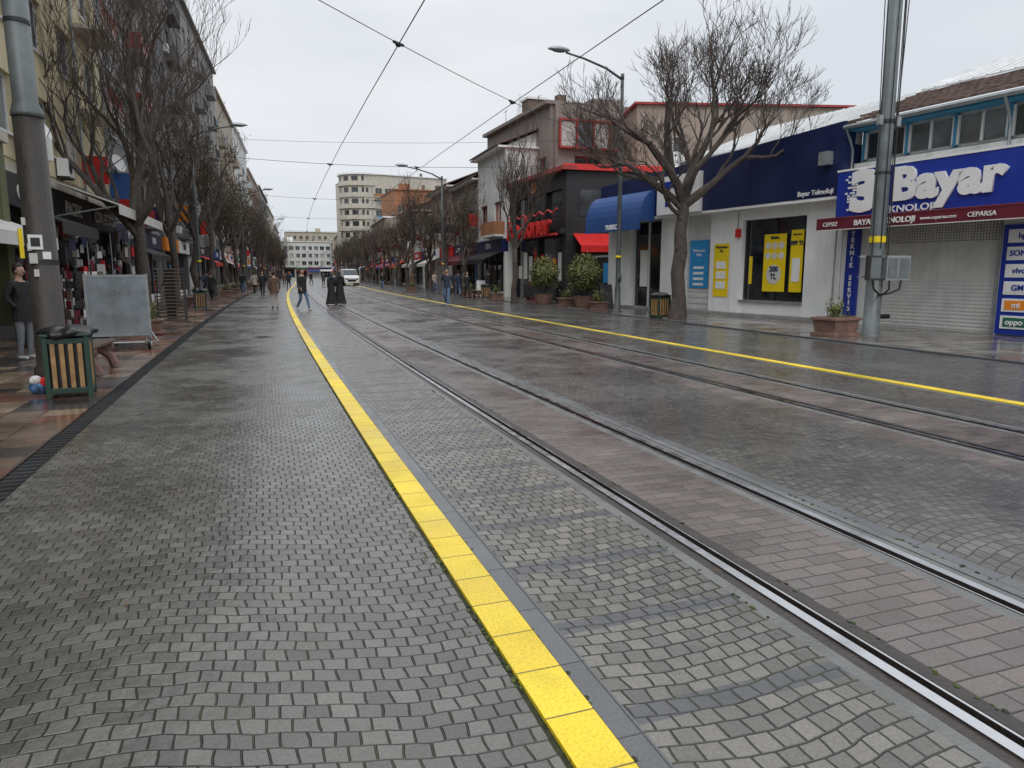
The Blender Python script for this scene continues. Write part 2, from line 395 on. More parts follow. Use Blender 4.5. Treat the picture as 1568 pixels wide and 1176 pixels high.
def shopfront(w,g,e,f,W,gf,wall,rr=R,txt=True,th=.25):
    n=max(1,int(round(W/5.2))); bw=W/n
    for i in range(n):
        a0=i*bw;a1=a0+bw
        f.box(w,a0,a0+.3,-th,.02,0,gf-1.0,wall); f.box(w,a1-.3,a1,-th,.02,0,gf-1.0,wall)
        kind=rr.random()
        if kind<.22:
            for k in range(int((gf-1.0)/.12)): f.box(g,a0+.3,a1-.3,-th+.003,-th+.06+.02*(k%2),k*.12,k*.12+.12,m_shut)
        else:
            f.box(g,a0+.3,a1-.3,-th+.003,-th+.03,.35,gf-1.0,m_shopg); f.box(g,a0+.3,a1-.3,-th+.003,-th+.12,0,.35,rr.choice([wall,m_blackf,m_white]))
            k=a0+.3
            while k<a1-.4:
                f.box(g,k,k+.06,-th+.031,-th+.1,.35,gf-1.0,m_dkmetal); k+=1.3
            for q in range(4):
                a=rr.uniform(a0+.5,a1-1.2); z=rr.uniform(.4,1.4)
                f.box(g,a,a+rr.uniform(.3,.8),-th+.031,-th+.04+q*.002,z,z+rr.uniform(.4,1.0),rr.choice([m_white,m_red,m_yelp,m_bluep,m_cream,m_woodd,m_orange]))
        sm=rr.choice(SIGNC)
        f.box(w,a0+.05,a1-.05,-th,.18,gf-1.0,gf-.15,sm)
        f.box(w,a0,a1,-th,.1,gf-.15,gf,wall)
        if txt:
            tm=m_white if sm is not m_white else rr.choice([m_red,m_blue,m_blackf])
            f.text(rr.choice(WORDS),(a0+a1)/2,.2,gf-.58,.5,tm,e,bold=.01)
        if rr.random()<.5:
            am=rr.choice([m_cream,m_green,m_blueaw,m_maroon,m_red,m_cream,m_blackf])
            f.slope(w,a0+.1,a1-.1,.19,gf-1.0,1.5,gf-1.55,.04,am); f.box(w,a0+.1,a1-.1,1.5,1.53,gf-1.8,gf-1.51,am)
        if rr.random()<.65:
            z=gf+rr.uniform(0,1.2); bm=rr.choice(SIGNC)
            f.box(w,a0+.6,a0+.75,.18,1.0,z,z+rr.uniform(.6,1.2),bm)
def building(name,p0,p1,depth,H,wall,gf=4.0,roof='flat',shop=True,side=None,txt=True,seed=1,**k):
    rr=random.Random(seed); f=Fac(p0,p1); W=f.W; e=empty(name); w=MB(); g=MB(); th=.25
    f.box(w,0,W,-depth,-th,0,H,wall)
    veneer(w,g,f,W,gf,H,wall,rr=rr,**k)
    if shop: shopfront(w,g,e,f,W,gf,wall,rr,txt)
    else: f.box(w,0,W,-th,0,0,gf,wall)
    if side:
        if side=='R': sf=Fac(tuple(f.P(W,-th,0))[:2],tuple(f.P(W,-depth,0))[:2])
        else: sf=Fac(tuple(f.P(0,-depth,0))[:2],tuple(f.P(0,-th,0))[:2])
        sf.o=sf.o+sf.n*th
        kk=dict(k); kk['balc']=None; kk['bay']=3.6
        veneer(w,g,sf,sf.W,gf,H,wall,rr=rr,**kk); sf.box(w,0,sf.W,-th,0,0,gf,wall)
    w.build('walls',e); g.build('windows',e)
    r=MB()
    if roof=='flat':
        f.box(r,-.15,W+.15,-depth-.1,.35,H+.002,H+.22,m_white if rr.random()<.4 else wall); 
        f.box(r,W*.3,W*.3+2.2,-depth*.6,-depth*.6+2.2,H+.22,H+2.2,wall)
        f.box(r,W*.7,W*.7+.6,-2.5,-1.9,H+.22,H+1.4,walls['brown'])
        for q in range(3):
            a=rr.uniform(.5,W-.5); d=-rr.uniform(1,3); r.tube([f.P(a,d,H+.2),f.P(a,d,H+2)],.02,m_dkmetal,5)
            r.tube([f.P(a-.5,d,H+1.9),f.P(a+.5,d,H+1.9)],.015,m_dkmetal,5)
    else:
        hh=min(2.2,depth*.25)
        f.box(r,-.2,W+.2,-depth-.2,.5,H+.002,H+.12,m_white)
        f.slope(r,-.2,W+.2,-depth/2,H+.12+hh,.6,H+.121,.1,m_tile); f.slope(r,-.2,W+.2,-depth/2-.002,H+.12+hh,-depth-.3,H+.121,.1,m_tile)
        for a in (0,W-.2):
            r.face([f.P(a,0,H+.12),f.P(a,-depth,H+.12),f.P(a,-depth/2,H+.12+hh)],wall)
        f.box(r,W*.6,W*.6+.6,-depth*.4,-depth*.4+.6,H,H+hh+1.2,walls['brown'])
    r.build('roof',e)
    return f,e
def rightb(name,y0,y1,lat,*a,**k): return building(name,(cx(y1)+lat,y1-.03),(cx(y0)+lat,y0),*a,**k)
def leftb(name,y0,y1,lat,*a,**k): return building(name,(cx(y0)+lat,y0),(cx(y1)+lat,y1-.03),*a,**k)

# left side row
leftb('olive_apartment_building',4,21.9,-6.5,12,15,walls['olive'],seed=3)
leftb('grey_apartment_building',37,50,-6.5,12,21,walls['grey'],seed=5,balc=3,bcol=m_redf)
leftb('dark_apartment_building',50,66,-6.3,12,23.5,walls['dgrey'],seed=6,balc=3,side='L')
leftb('concrete_apartment_building',66,88,-6.3,12,23,walls['conc'],seed=7,balc=3)
leftb('beige_apartment_building',88,110,-6.4,12,21.5,walls['beige'],seed=8,balc=2,side='L')
leftb('white_apartment_building',110,136,-6.4,12,22,walls['white'],seed=9,balc=3)
leftb('pink_apartment_building',136,166,-6.4,12,19.5,walls['pink'],seed=10,txt=False,balc=2)
leftb('grey_apartment_building',166,205,-6.2,12,20,walls['grey'],seed=11,txt=False,balc=3)
leftb('cream_apartment_building',205,250,-6.2,12,19,walls['cream'],seed=12,txt=False,balc=2)
leftb('beige_apartment_building',250,300,-6.2,12,17,walls['beige'],seed=13,txt=False)
# right side row
rightb('cafe_building',45.1,52,14.8,10,9.6,walls['white'],seed=21,roof='tile',ww=1.7,bay=3,frame=m_redf,balc=2,bcol=walls['orange'])
rightb('shop_house',52,60,14.8,10,8.4,walls['taupe'],seed=22,roof='tile',frame=m_frame,balc=2,side='R')
rightb('shop_house',60,70,14.6,10,8.8,walls['pink'],seed=23,roof='tile',balc=3,side='R')
rightb('shop_house',70,82,14.7,10,7.2,walls['white'],seed=24,roof='tile')
rightb('shop_house',82,95,14.7,10,8.6,walls['brown'],seed=25,roof='tile',side='R')
rightb('shop_house',95,112,14.7,11,7.6,walls['beige'],seed=26,roof='tile',side='R')
rightb('shop_house',112,135,14.7,11,10,walls['tan'],seed=27,balc=3,side='R')
rightb('shop_house',135,165,14.7,11,8.6,walls['grey'],seed=28,roof='tile',txt=False,side='R')
rightb('shop_house',165,196,14.5,11,10,walls['cream'],seed=29,txt=False,side='R')
# large apartment block with a rounded corner
X0=cx(200)+13.2
f,e=building('beige_apartment_block',(X0+6,200),(X0+30,204),28,28,walls['cream'],seed=31,txt=False,balc=2,bcol=walls['orange'],ww=1.9,wh=1.6)
b=MB(); cxx,cyy=X0+6.2,206.2
b.tube([(cxx,cyy,0),(cxx,cyy,27.9)],5.85,walls['cream'],40)
for k in range(8):
    z=4+k*3.0; b.tube([(cxx,cyy,z+1.25),(cxx,cyy,z+2.5)],5.95,m_glass,40,False); b.tube([(cxx,cyy,z),(cxx,cyy,z+1.2)],6.5 if k%2 else 6.3,walls['cream'],40)
    for q in range(14):
        t=q*2*math.pi/14; b.box((cxx+5.95*math.cos(t),cyy+5.95*math.sin(t),z+1.87),(.9,.5,1.25),walls['cream'],t+math.pi/2)
b.tube([(cxx,cyy,27.9),(cxx,cyy,28.3)],6.6,m_white,40); b.build('rounded_corner',e)
building('beige_apartment_block',(X0+31,210),(X0+56,214),20,25.5,walls['beige'],seed=38,txt=False,balc=2)
building('orange_apartment_block',(cx(150)+21,150),(cx(150)+30,150),16,18.5,walls['orange'],seed=33,txt=False,balc=2,bcol=walls['white'])
building('white_apartment_building',(cx(110)+26.5,110),(cx(110)+42,110),14,14,walls['tan'],seed=34,txt=False,roof='tile')
rightb('beige_apartment_building',240,300,15,12,15,walls['tan'],seed=32,txt=False,balc=2)
building('white_office_building',(6,305),(30,305),14,14,walls['white'],seed=35,txt=False,bay=2.2,ww=1.7)
building('distant_apartment_building',(-40,340),(4,340),14,15,walls['grey'],seed=36,txt=False)
building('distant_apartment_building',(14,345),(60,345),14,20,walls['beige'],seed=37,txt=False)

# ---- yellow building (near left), hand detailed
e=empty('yellow_apartment_building'); w=MB(); g=MB()
f=Fac((cx(22)-6.5,21.95),(cx(37)-6.5,36.95)); W=f.W
f.box(w,0,W,-12,-.25,0,16,walls['yellow'])
veneer(w,g,f,W,4.6,16,walls['yellow'],fh=3.1,ww=2.0,wh=1.7,bay=3.6,rr=random.Random(2))
f.box(w,0,W,-.25,0,4.3,4.6,walls['cream'])
for i,(a0,a1,sm,tx) in enumerate(((.1,4.8,m_blackf,'OPTIK'),(4.9,10.2,m_blackf,'PACIFIC'),(10.3,14.9,m_blackf,'COLLECTION'))):
    f.box(w,a0,a0+.35,-.25,.05,0,3.3,m_blackf if i else walls['olive']); f.box(w,a1-.35,a1,-.25,.05,0,3.3,m_blackf)
    f.box(g,a0+.35,a1-.35,-.247,-.2,.3,3.3,m_shopg); f.box(g,a0+.35,a1-.35,-.247,-.1,0,.3,m_blackf)
    f.box(w,a0,a1,-.25,.22,3.3,4.3,sm); f.text(tx,(a0+a1)/2,.24,3.78,.62,m_cream,e,bold=.01)
    for q in range(9):
        a=R.uniform(a0+.5,a1-.9); z=R.uniform(.4,2.2)
        f.box(g,a,a+R.uniform(.15,.4),-.19+q*.002,-.15+q*.002,z,z+R.uniform(.2,.6),R.choice([m_white,m_red,m_woodd,m_cream,m_maroon,m_dkmetal]))
f.slope(w,5.0,14.5,.22,4.5,2.1,3.8,.05,m_cream); f.box(w,5.0,14.5,2.1,2.14,3.5,3.85,m_cream)
for a in (5.1,9.7,14.3): w.tube([f.P(a,.22,3.4),f.P(a,2.05,3.78)],.025,m_galv,5)
f.slope(w,.5,4.6,.22,3.4,1.5,2.95,.05,m_blackf); f.box(w,.5,4.6,1.5,1.53,2.65,2.98,m_blackf)
f.box(w,9.2,9.35,.25,1.1,4.9,5.9,m_red); f.box(w,2.2,2.35,.25,1.0,4.75,5.4,m_white); f.box(w,13.9,14.05,.25,1.2,4.8,5.9,m_blueaw)
for zb in (7.7,10.8,13.9):
    f.box(w,10.6,13.4,.003,1.1,zb-.02,zb+.14,walls['cream']); f.box(w,10.6,13.4,1.02,1.1,zb+.14,zb+.55,walls['pink'])
    for k in range(12): f.box(w,10.62+k*.25,10.65+k*.25,1.05,1.08,zb+.55,zb+1.0,m_redf)
    f.box(w,10.6,13.4,1.03,1.09,zb+1.0,zb+1.06,m_redf)
for a,z in ((3.5,5.0),(6.6,4.85)):
    f.box(g,a,a+.8,.05,.38,z,z+.58,m_white)
    p=f.P(a+.32,.385,z+.29); g.tube([p,p+f.n*.01],.2,m_dkmetal,16)
    f.box(g,a+.1,a+.14,.0,.4,z-.08,z-.001,m_dkmetal); f.box(g,a+.62,a+.66,.0,.4,z-.08,z-.001,m_dkmetal)
for a in (4.85,10.25):
    g.tube([f.P(a,.09,4.3),f.P(a,.09,15.8)],.05,m_galv,8)
g.tube([f.P(0,.05,4.75),f.P(5,.06,4.7),f.P(9,.05,4.78),f.P(W,.06,4.72)],.015,m_black,4)
w.build('walls',e); g.build('shop_windows',e)
FY=f
def dish(e,p,d,r=.42,post=.5):
    b=MB(); p=Vector(p); d=Vector(d).normalized(); a=d.cross(Vector((0,0,1))).normalized(); c=a.cross(d)
    rings=[(0,-.12),(.5,-.09),(1,0)]
    pr=None
    for q,dep in rings:
        cur=[p+d*(dep*r*2)+(a*math.cos(t*math.pi/8)+c*math.sin(t*math.pi/8))*(r*q+.001) for t in range(16)]
        if pr:
            for j in range(16): b.face([pr[j],pr[(j+1)%16],cur[(j+1)%16],cur[j]],m_white)
        pr=cur
    b.tube([p-c*r*.9,p+d*.45],.012,m_dkmetal,5); b.ell(p+d*.45,(.05,.05,.05),m_dkmetal,8,6)
    b.tube([p-d*.2,p-d*.2-Vector((0,0,post))],.025,m_dkmetal,6); b.build('satellite_dish_part',e)
for a,z in ((2.5,5.6),(13.8,6.3)):
    dish(e,f.P(a,.7,z),(1,-.6,.4),.38,.5)
mb=MB(); mb.box((-5.95,21.2,2.4),(.5,.5,4.8),walls['olive']); mb.box((-5.95,21.2,4.9),(.7,.7,.25),walls['cream']); mb.box((-5.95,21.2,.15),(.62,.62,.3),walls['conc']); mb.build('green_column')
# merchandise hanging under the awnings
b=MB(); rr=random.Random(9)
for k in range(110):
    a=rr.uniform(.4,14.6); d=rr.uniform(.3,1.3); z=rr.uniform(1.5,2.9); L=rr.uniform(.18,.5)
    p=FY.P(a,d,z); b.box(p,(rr.uniform(.08,.2),rr.uniform(.08,.3),L),rr.choice([m_black,m_black,m_maroon,m_woodd,m_cream,m_dkmetal,m_red,m_navy,m_cream]),rr.uniform(0,3),.85)
    b.tube([p+Vector((0,0,L/2)),FY.P(a,d,3.3)],.006,m_black,3)
for a in (.6,4.0,7.5,11,14.4):
    b.tube([FY.P(a,1.3,0),FY.P(a,1.3,3.0)],.02,m_galv,6)
b.build('hanging_merchandise')

# ---- right near line:  X = 19.547-.1167 y
def rx(y): return 19.547-.1167*y
e=empty('technology_shop_building'); f=Fac((rx(17.75),17.75),(rx(5),5)); L=lambda y:(17.75-y)*math.hypot(1,.1167)
w=MB(); g=MB()
f.box(w,0,f.W,-9,-.3,0,6.0,walls['white'])
f.box(w,0,L(16.9),-.3,0,0,2.95,walls['white'])
f.box(w,L(13.25),f.W,-.3,0,0,2.95,m_white)
f.box(w,0,f.W,-.3,0,2.95,4.9,walls['white'])
for k in range(24):
    z=.02+k*.1
    f.box(g,L(16.88),L(13.27),-.2,-.165,z,z+.055,m_shut); f.box(g,L(16.88),L(13.27),-.2,-.15,z+.055,z+.1,m_shut)
for k in range(7):
    z=2.42+k*.075
    f.box(g,L(16.88),L(13.27),-.2,-.16,z,z+.03,m_shut)
    for q in range(46):
        a=L(16.88)+q*.08; f.box(g,a,a+.035,-.2,-.162,z+.03,z+.075,m_shut)
f.box(g,L(16.88),L(13.27),-.29,-.21,0,2.95,m_blackf)
f.box(g,L(16.9),L(16.82),-.16,.03,0,2.95,m_galv); f.box(g,L(13.3),L(13.22),-.16,.03,0,2.95,m_galv)
f.box(w,L(17.72),L(17.3),.003,.12,.3,2.9,m_blue); 
for i,ch in enumerate('TEKNIK SERVIS'): f.text(ch,L(17.5),.13,2.78-i*.19,.2,m_white,e,bold=.006)
f.box(w,-.1,f.W,.01,.55,3.2,4.62,m_blue)
f.box(w,-.12,f.W,.005,.57,4.62,4.68,m_white); 
f.box(w,-.25,L(12.0),.0,1.15,2.98,3.2,m_maroon); f.slope(w,-.25,L(12.0),.1,3.3,1.18,3.18,.04,m_maroon)
f.box(w,-.25,L(12.0),1.15,1.17,2.86,3.2,m_maroon)
f.box(w,-.25,L(12.0),1.171,1.18,2.86,2.885,m_cream)
f.text('CEPSIZ',L(17.5),1.18,3.03,.17,m_white,e); f.text('BAYAR TEKNOLOJI',L(15.75),1.18,3.03,.22,m_white,e,bold=.004)
f.text('www.ceparsa.com',L(14.2),1.18,3.03,.13,m_white,e); f.text('CEPARSA',L(13.1),1.18,3.03,.17,m_white,e)
f.text('Bayar',L(14.5),.57,4.02,1.2,m_white,e,bold=.06,sx=1.12,ext=.04)
f.text('TEKNOLOJI',L(15.55),.57,3.38,.26,m_white,e,bold=.004,sx=1.3)
f.text('3',L(16.85),.57,3.93,1.5,m_white,e,bold=.1,sx=1.3,ext=.04)
rr=random.Random(5)
for i in range(5):     # pixelated left edge of the logo
    for j in range(13):
        if rr.random()<.35+.15*i: 
            a=L(17.52)+i*.085; f.box(g,a,a+.06,.55,.60,3.45+j*.08,3.505+j*.08,m_white)
f.box(w,L(13.15),L(12.2),.003,.09,.05,2.8,m_blue)
for i,(c,t) in enumerate(((m_green,'oppo'),(m_orange,'mi'),(m_white,'GM'),(m_bluep,'vivo'),(m_white,'SONY'),(m_white,'hp'))):
    z=.2+i*.43; f.box(w,L(13.02),L(12.35),.09,.11,z,z+.33,m_white); f.box(w,L(12.95),L(12.42),.11,.12,z+.05,z+.28,c if i<2 else m_white)
    f.text(t,L(12.68),.122,z+.165,.2,m_white if i<2 else m_blue,e,bold=.004)
f.box(w,0,f.W,-1.0,-.3,4.9,4.98,m_ltblue)
for k in range(9):
    a=.25+k*1.4; f.box(g,a,a+1.2,-.297,-.25,5.05,5.75,m_glass2 if k%3 else m_glass)
    for b in (a-.06,a+.57,a+1.2): f.box(g,b,b+.06,-.248,-.19,5.02,5.78,m_frame)
    f.box(g,a-.15,a-.07,-.29,-.18,4.98,5.84,m_ltblue)
f.box(w,-.1,f.W,-.29,.3,5.85,6.0,m_ltblue)
g.tube([f.P(-.1,.42,5.95),f.P(f.W,.42,5.95)],.07,m_galv,8)
for a in (-.05,4.5,9): g.tube([f.P(a,.42,5.93),f.P(a,.2,5.6),f.P(a,.05,5.3),f.P(a,.05,4.7)],.04,m_galv,8)
w.build('walls',e); g.build('shutter_and_windows',e)
r=MB()
for row in range(7):
    d0=.4-row*.5; d1=d0-.52
    zf=lambda d:6.05+(.4-d)*.36
    n=46
    for k in range(n):
        a=k*f.W/n; aw=f.W/n; j=R.uniform(-.015,.02)
        f.slope(r,a,a+aw*.5,d1,zf(d1)-.02+j,d0,zf(d0)+.03+j,.06,m_tile)
    f.slope(r,0,f.W,d1,zf(d1)-.04,d0,zf(d0),.035,m_tile)
f.slope(r,-.2,f.W,-6.3,8.6,-3.15,7.38,.05,m_sheet)
for k in range(34): f.slope(r,-.2+k*.4,-.14+k*.4,-6.3,8.65,-3.15,7.43,.035,m_sheet)
p=f.P(5.2,-3.6,7.5); r.tube([p,p+Vector((0,0,.6))],.16,m_galv,12); r.ell(p+Vector((0,0,.78)),(.3,.3,.26),m_galv,14,8); r.tube([p+Vector((0,0,.5)),p+Vector((0,0,.58))],.28,m_galv,14)
r.build('roof',e)

# telecom shop
e=empty('phone_store_building'); f=Fac((rx(31.0),31.0),(rx(17.8),17.8)); k0=math.hypot(1,.1167); L=lambda y:(31.0-y)*k0
w=MB(); g=MB()
f.box(w,0,f.W,-9,-.35,0,5.5,walls['white'])
def zt(y): return 5.55+(31-y)*.045
pan=7
for k in range(pan):
    a0=k*f.W/pan+.006; a1=(k+1)*f.W/pan-.006; y0=31-a0/k0; y1=31-a1/k0
    P=[f.P(a0,.45,3.95),f.P(a1,.45,3.98),f.P(a1,-.35,3.98),f.P(a0,-.35,3.95),f.P(a0,.45,zt(y0)),f.P(a1,.45,zt(y1)),f.P(a1,-.35,zt(y1)),f.P(a0,-.35,zt(y0))]
    w.hexa(P,m_navy)
f.box(w,0,f.W,-.35,.44,3.86,3.95,m_white)
f.box(w,L(19.4),L(18.0),-.34,0,0,3.86,m_white)
f.box(w,L(18.0),f.W,-.34,-.05,0,3.86,m_white)
f.box(w,L(22.8),L(22.3),-.34,0,0,3.86,m_white)
f.box(w,L(24.0),L(22.8),-.34,-.04,0,3.86,m_white)
f.box(w,L(27.0),L(25.5),-.34,0,0,3.86,m_white)
f.box(w,L(30.95),L(29.2),-.34,0,0,3.86,m_white)
f.box(w,L(22.3),L(19.4),-.34,-.02,0,.55,m_white); f.box(w,L(22.3),L(19.4),-.34,.06,.55,.62,m_galv)
f.box(w,L(22.3),L(19.4),-.34,-.02,3.5,3.86,m_white)
f.box(g,L(22.3),L(19.4),-.33,-.24,.62,3.5,m_shopg)
for y in (22.28,20.9,19.46): f.box(g,L(y),L(y)+.06,-.24,-.17,.62,3.5,m_dkmetal)
for k in range(32): f.box(g,L(25.48),L(24.02),-.3,-.25+.02*(k%2),.02+k*.12,.14+k*.12,m_shut)
f.box(g,L(29.2),L(27.0),-.33,-.24,.1,3.8,m_shopg)
for y in (29.15,28.1,27.1): f.box(g,L(y),L(y)+.06,-.24,-.17,.1,3.8,m_frame)
f.box(g,L(28.7),L(28.2),-.239,-.2,1.0,2.6,m_white)
f.box(w,0,f.W,.0,.35,.0,.14,walls['conc'])
def poster(y0,y1,z0,z1,m,d): f.box(g,L(y0),L(y1),d,d+.012,z0,z1,m)
poster(21.35,20.35,.95,2.95,m_yelp,-.165); poster(20.15,19.62,.95,3.05,m_yelp,-.165); poster(23.75,22.95,.7,2.7,m_yelp,-.03)
poster(25.35,24.25,1.0,2.9,m_bluep,-.2); poster(22.1,21.95,1.2,2.2,m_yelp,-.23)
for i in range(2):
    for j in range(3):
        p=f.P(L(21.15-j*.3),-.15,2.55-i*.35); g.tube([p,p+f.n*.006],.125,m_cream,16)
p=f.P(L(20.85),-.15,1.55); g.tube([p,p+f.n*.006],.34,m_cream,20)
f.text('200\nTL',L(20.85),-.14,1.6,.26,m_navy,e,bold=.006); f.text('Bizden',L(20.85),-.14,2.83,.14,m_navy,e)
f.text('599 TL',L(19.88),-.15,2.6,.2,m_navy,e,bold=.008); f.text('Superbox',L(19.88),-.15,2.9,.1,m_navy,e)
poster(20.05,19.72,1.3,2.1,m_white,-.15)
f.text('Muhtesem\n3\'lu',L(23.35),-.015,2.5,.15,m_navy,e)
for i in range(3): poster(23.6,23.1,1.0+i*.38,1.28+i*.38,m_white,-.017)
f.text('Muhtesem\nUclu',L(24.8),-.185,2.4,.17,m_white,e)
for i in range(4): poster(25.1,24.5,1.1+i*.22,1.2+i*.22,m_white,-.187)
f.text('Bayar Teknoloji',L(18.75),.46,4.12,.22,m_white,e,bold=.003)
f.box(w,L(26.6),L(24.0),.455,.6,3.95,5.45,m_white); f.text('T',L(25.9),.61,4.7,1.2,m_blue,e,bold=.08)
f.text('TURKCE',L(28.6),1.43,3.56,.28,m_white,e,bold=.01)
N0=7
for k in range(N0):
    t0=math.pi/2*k/N0; t1=math.pi/2*(k+1)/N0
    f.slope(w,L(31.1),L(26.9),.46+.75*math.sin(t0),3.75+1.25*math.cos(t0),.46+.75*math.sin(t1),3.75+1.25*math.cos(t1),.04,m_blueaw)
f.box(w,L(31.1),L(26.9),1.19,1.22,3.4,3.77,m_blueaw)
for yy in (31.1,26.9):
    pts=[f.P(L(yy),.46+.75*math.sin(math.pi/2*k/N0),3.75+1.25*math.cos(math.pi/2*k/N0)) for k in range(N0+1)]+[f.P(L(yy),.46,3.75)]
    w.face(pts,m_blueaw)
f.box(w,f.W-.7,f.W-.35,.46,.7,4.9,5.3,m_galv)
f.box(w,L(22.55),L(22.35),.003,.1,2.9,3.2,m_red); g.tube([f.P(L(22.5),.03,3.2),f.P(L(22.5),.03,3.85)],.012,m_black,4)
g.tube([f.P(L(18.2),.03,.1),f.P(L(18.2),.03,3.85)],.02,m_galv,6)
w.build('walls',e); g.build('windows_and_posters',e)
r=MB()
f.slope(r,L(26.0),f.W,-4.5,7.7,-.2,6.05,.05,m_sheet)
for k in range(28): f.slope(r,L(26.0)+k*.29,L(26.0)+k*.29+.05,-4.5,7.76,-.2,6.11,.03,m_sheet)
f.box(r,L(26.0),f.W,-.35,-.05,5.5,6.04,walls['conc'])
r.build('roof',e)
dish(e,f.P(L(27.5),-1,6.4),(-.6,-1,.4),.42,.7)

# large tan building behind the shops
e=empty('tan_back_building'); w=MB(); g=MB()
f=Fac((21.5,38.5),(34,35.0))
f.box(w,0,f.W,-16,0,0,11.3,walls['tan']); f.box(w,-.2,f.W+.2,-16.1,.2,11.302,11.42,m_redf)
for a,z in ((6.5,8.6),(7.4,8.6),(2.2,8.4),(3.0,5.6)):
    f.box(w,a,a+.7,.003,.02,z,z+1.1,m_glass); f.box(w,a-.06,a,.003,.05,z-.05,z+1.15,m_frame); f.box(w,a+.7,a+.76,.003,.05,z-.05,z+1.15,m_frame); f.box(w,a,a+.7,.021,.05,z-.06,z,m_frame); f.box(w,a,a+.7,.021,.05,z+1.1,z+1.15,m_frame)
w.build('walls',e)
f,e=building('taupe_apartment_building',(17.6,55),(17.9,43),14,12.0,walls['taupe'],seed=41,shop=False,side='R',ww=1.9,bay=2.6,frame=m_redf,gf=3.6,balc=2,bcol=m_redf)
r=MB(); r.box((19.5,50,12.9),(1.3,1.3,1.8),walls['brown']); r.box((19.5,50,13.85),(1.5,1.5,.15),m_white)
# glazed rooftop bay with red frames facing the camera
for k in range(5):
    r.box((18.9+k*1.15,42.55,10.2),(1.0,.12,1.5),m_glass2 if k%2 else m_curt); r.box((18.35+k*1.15,42.5,10.2),(.12,.2,1.6),m_redf)
r.box((24.05,42.5,10.2),(.12,.2,1.6),m_redf); r.box((21.2,42.5,11.05),(5.8,.25,.12),m_redf); r.box((21.2,42.5,9.38),(5.8,.3,.12),m_redf)
r.build('chimney_and_bay',e)
dish(e,(22.6,42.0,9.2),(-.5,-1,.3),.4,.8)

# ---- black grill restaurant
e=empty('grill_restaurant_building'); f=Fac((cx(45)+15.3,45),(16.2,36.6)); w=MB(); g=MB(); W=f.W
f.box(w,0,W,-10,-.25,0,7.1,m_blackf)
f.box(w,0,W,-.25,0,3.9,4.6,m_blackf); f.box(w,0,W,-.25,0,6.2,7.1,m_blackf)
for a0,a1 in ((0,.5),(2.7,3.0),(5.3,5.6),(W-.5,W)): f.box(w,a0,a1,-.25,0,4.6,6.2,m_blackf)
for a0,a1 in ((.5,2.7),(3.0,5.3),(5.6,W-.5)): f.box(g,a0,a1,-.247,-.2,4.6,6.2,m_glass)
f.box(w,-.2,W+.4,-10,.4,7.102,7.32,m_redf)
f.box(w,0,W,.003,.3,3.75,4.05,m_blackf); f.text('ice doner',W*.5,.62,4.25,1.6,m_red,e,bold=.05,ext=.08,sx=1.12)
g.tube([f.P(0.2,.45,3.72),f.P(W-.2,.45,3.72)],.07,m_red,8)
g.tube([f.P(0.2+k*(W-.4)/30,.45,5.0+.1*math.sin(k*1.3)) for k in range(31)],.05,m_red,6)
f.box(w,0,.4,-.25,0,0,3.75,m_blackf); f.box(w,W-.5,W,-.25,0,0,3.75,m_blackf); f.box(w,W*.5,W*.5+.3,-.25,0,0,3.75,m_blackf)
f.box(g,.4,W*.5,-.247,-.2,0,3.75,m_shopg); f.box(g,W*.5+.3,W-.5,-.247,-.2,0,3.75,m_shopg)
for k in range(8): f.box(g,.7+k*.9,1.3+k*.9,-.19,-.17,R.uniform(.6,1.6),R.uniform(2,3.2),R.choice([m_red,m_red,m_white,m_orange,m_cream]))
f.text('20',W*.45,.05,6.65,.9,m_orange,e,bold=.02)
sf=Fac((16.2,36.6),(24.5,35.4)); sf.o=sf.o+sf.n*.02
sf.box(w,0,sf.W,-.4,0,0,7.1,m_blackf)
sf.box(w,-.2,sf.W,-.3,.3,7.102,7.42,m_red)
for k in range(3):
    a=.8+k*2.2; sf.box(g,a,a+1.6,.003,.03,4.7,6.1,m_glass); sf.box(g,a,a+1.6,.031,.06,5.35,5.42,m_dkmetal)
sf.box(g,.6,4.6,.003,.05,.3,3.1,m_shopg)
sf.slope(w,.4,5.0,.05,3.7,1.6,3.0,.05,m_red); sf.box(w,.4,5.0,1.6,1.63,2.7,3.04,m_red)
for k in range(3): sf.box(g,.9+k*1.1,1.6+k*1.1,.05,.06,.7,1.9,R.choice([m_yelp,m_red,m_white]))
w.build('walls',e); g.build('windows_and_sign',e)

mb=MB(); mb.box((17.2,33.4,1.2),(.2,4.0,2.4),m_blackf); mb.box((17.08,33.2,1.6),(.03,1.0,1.0),m_bluep); mb.box((17.2,33.4,2.45),(.3,4.1,.1),walls['conc']); mb.build('yard_wall')

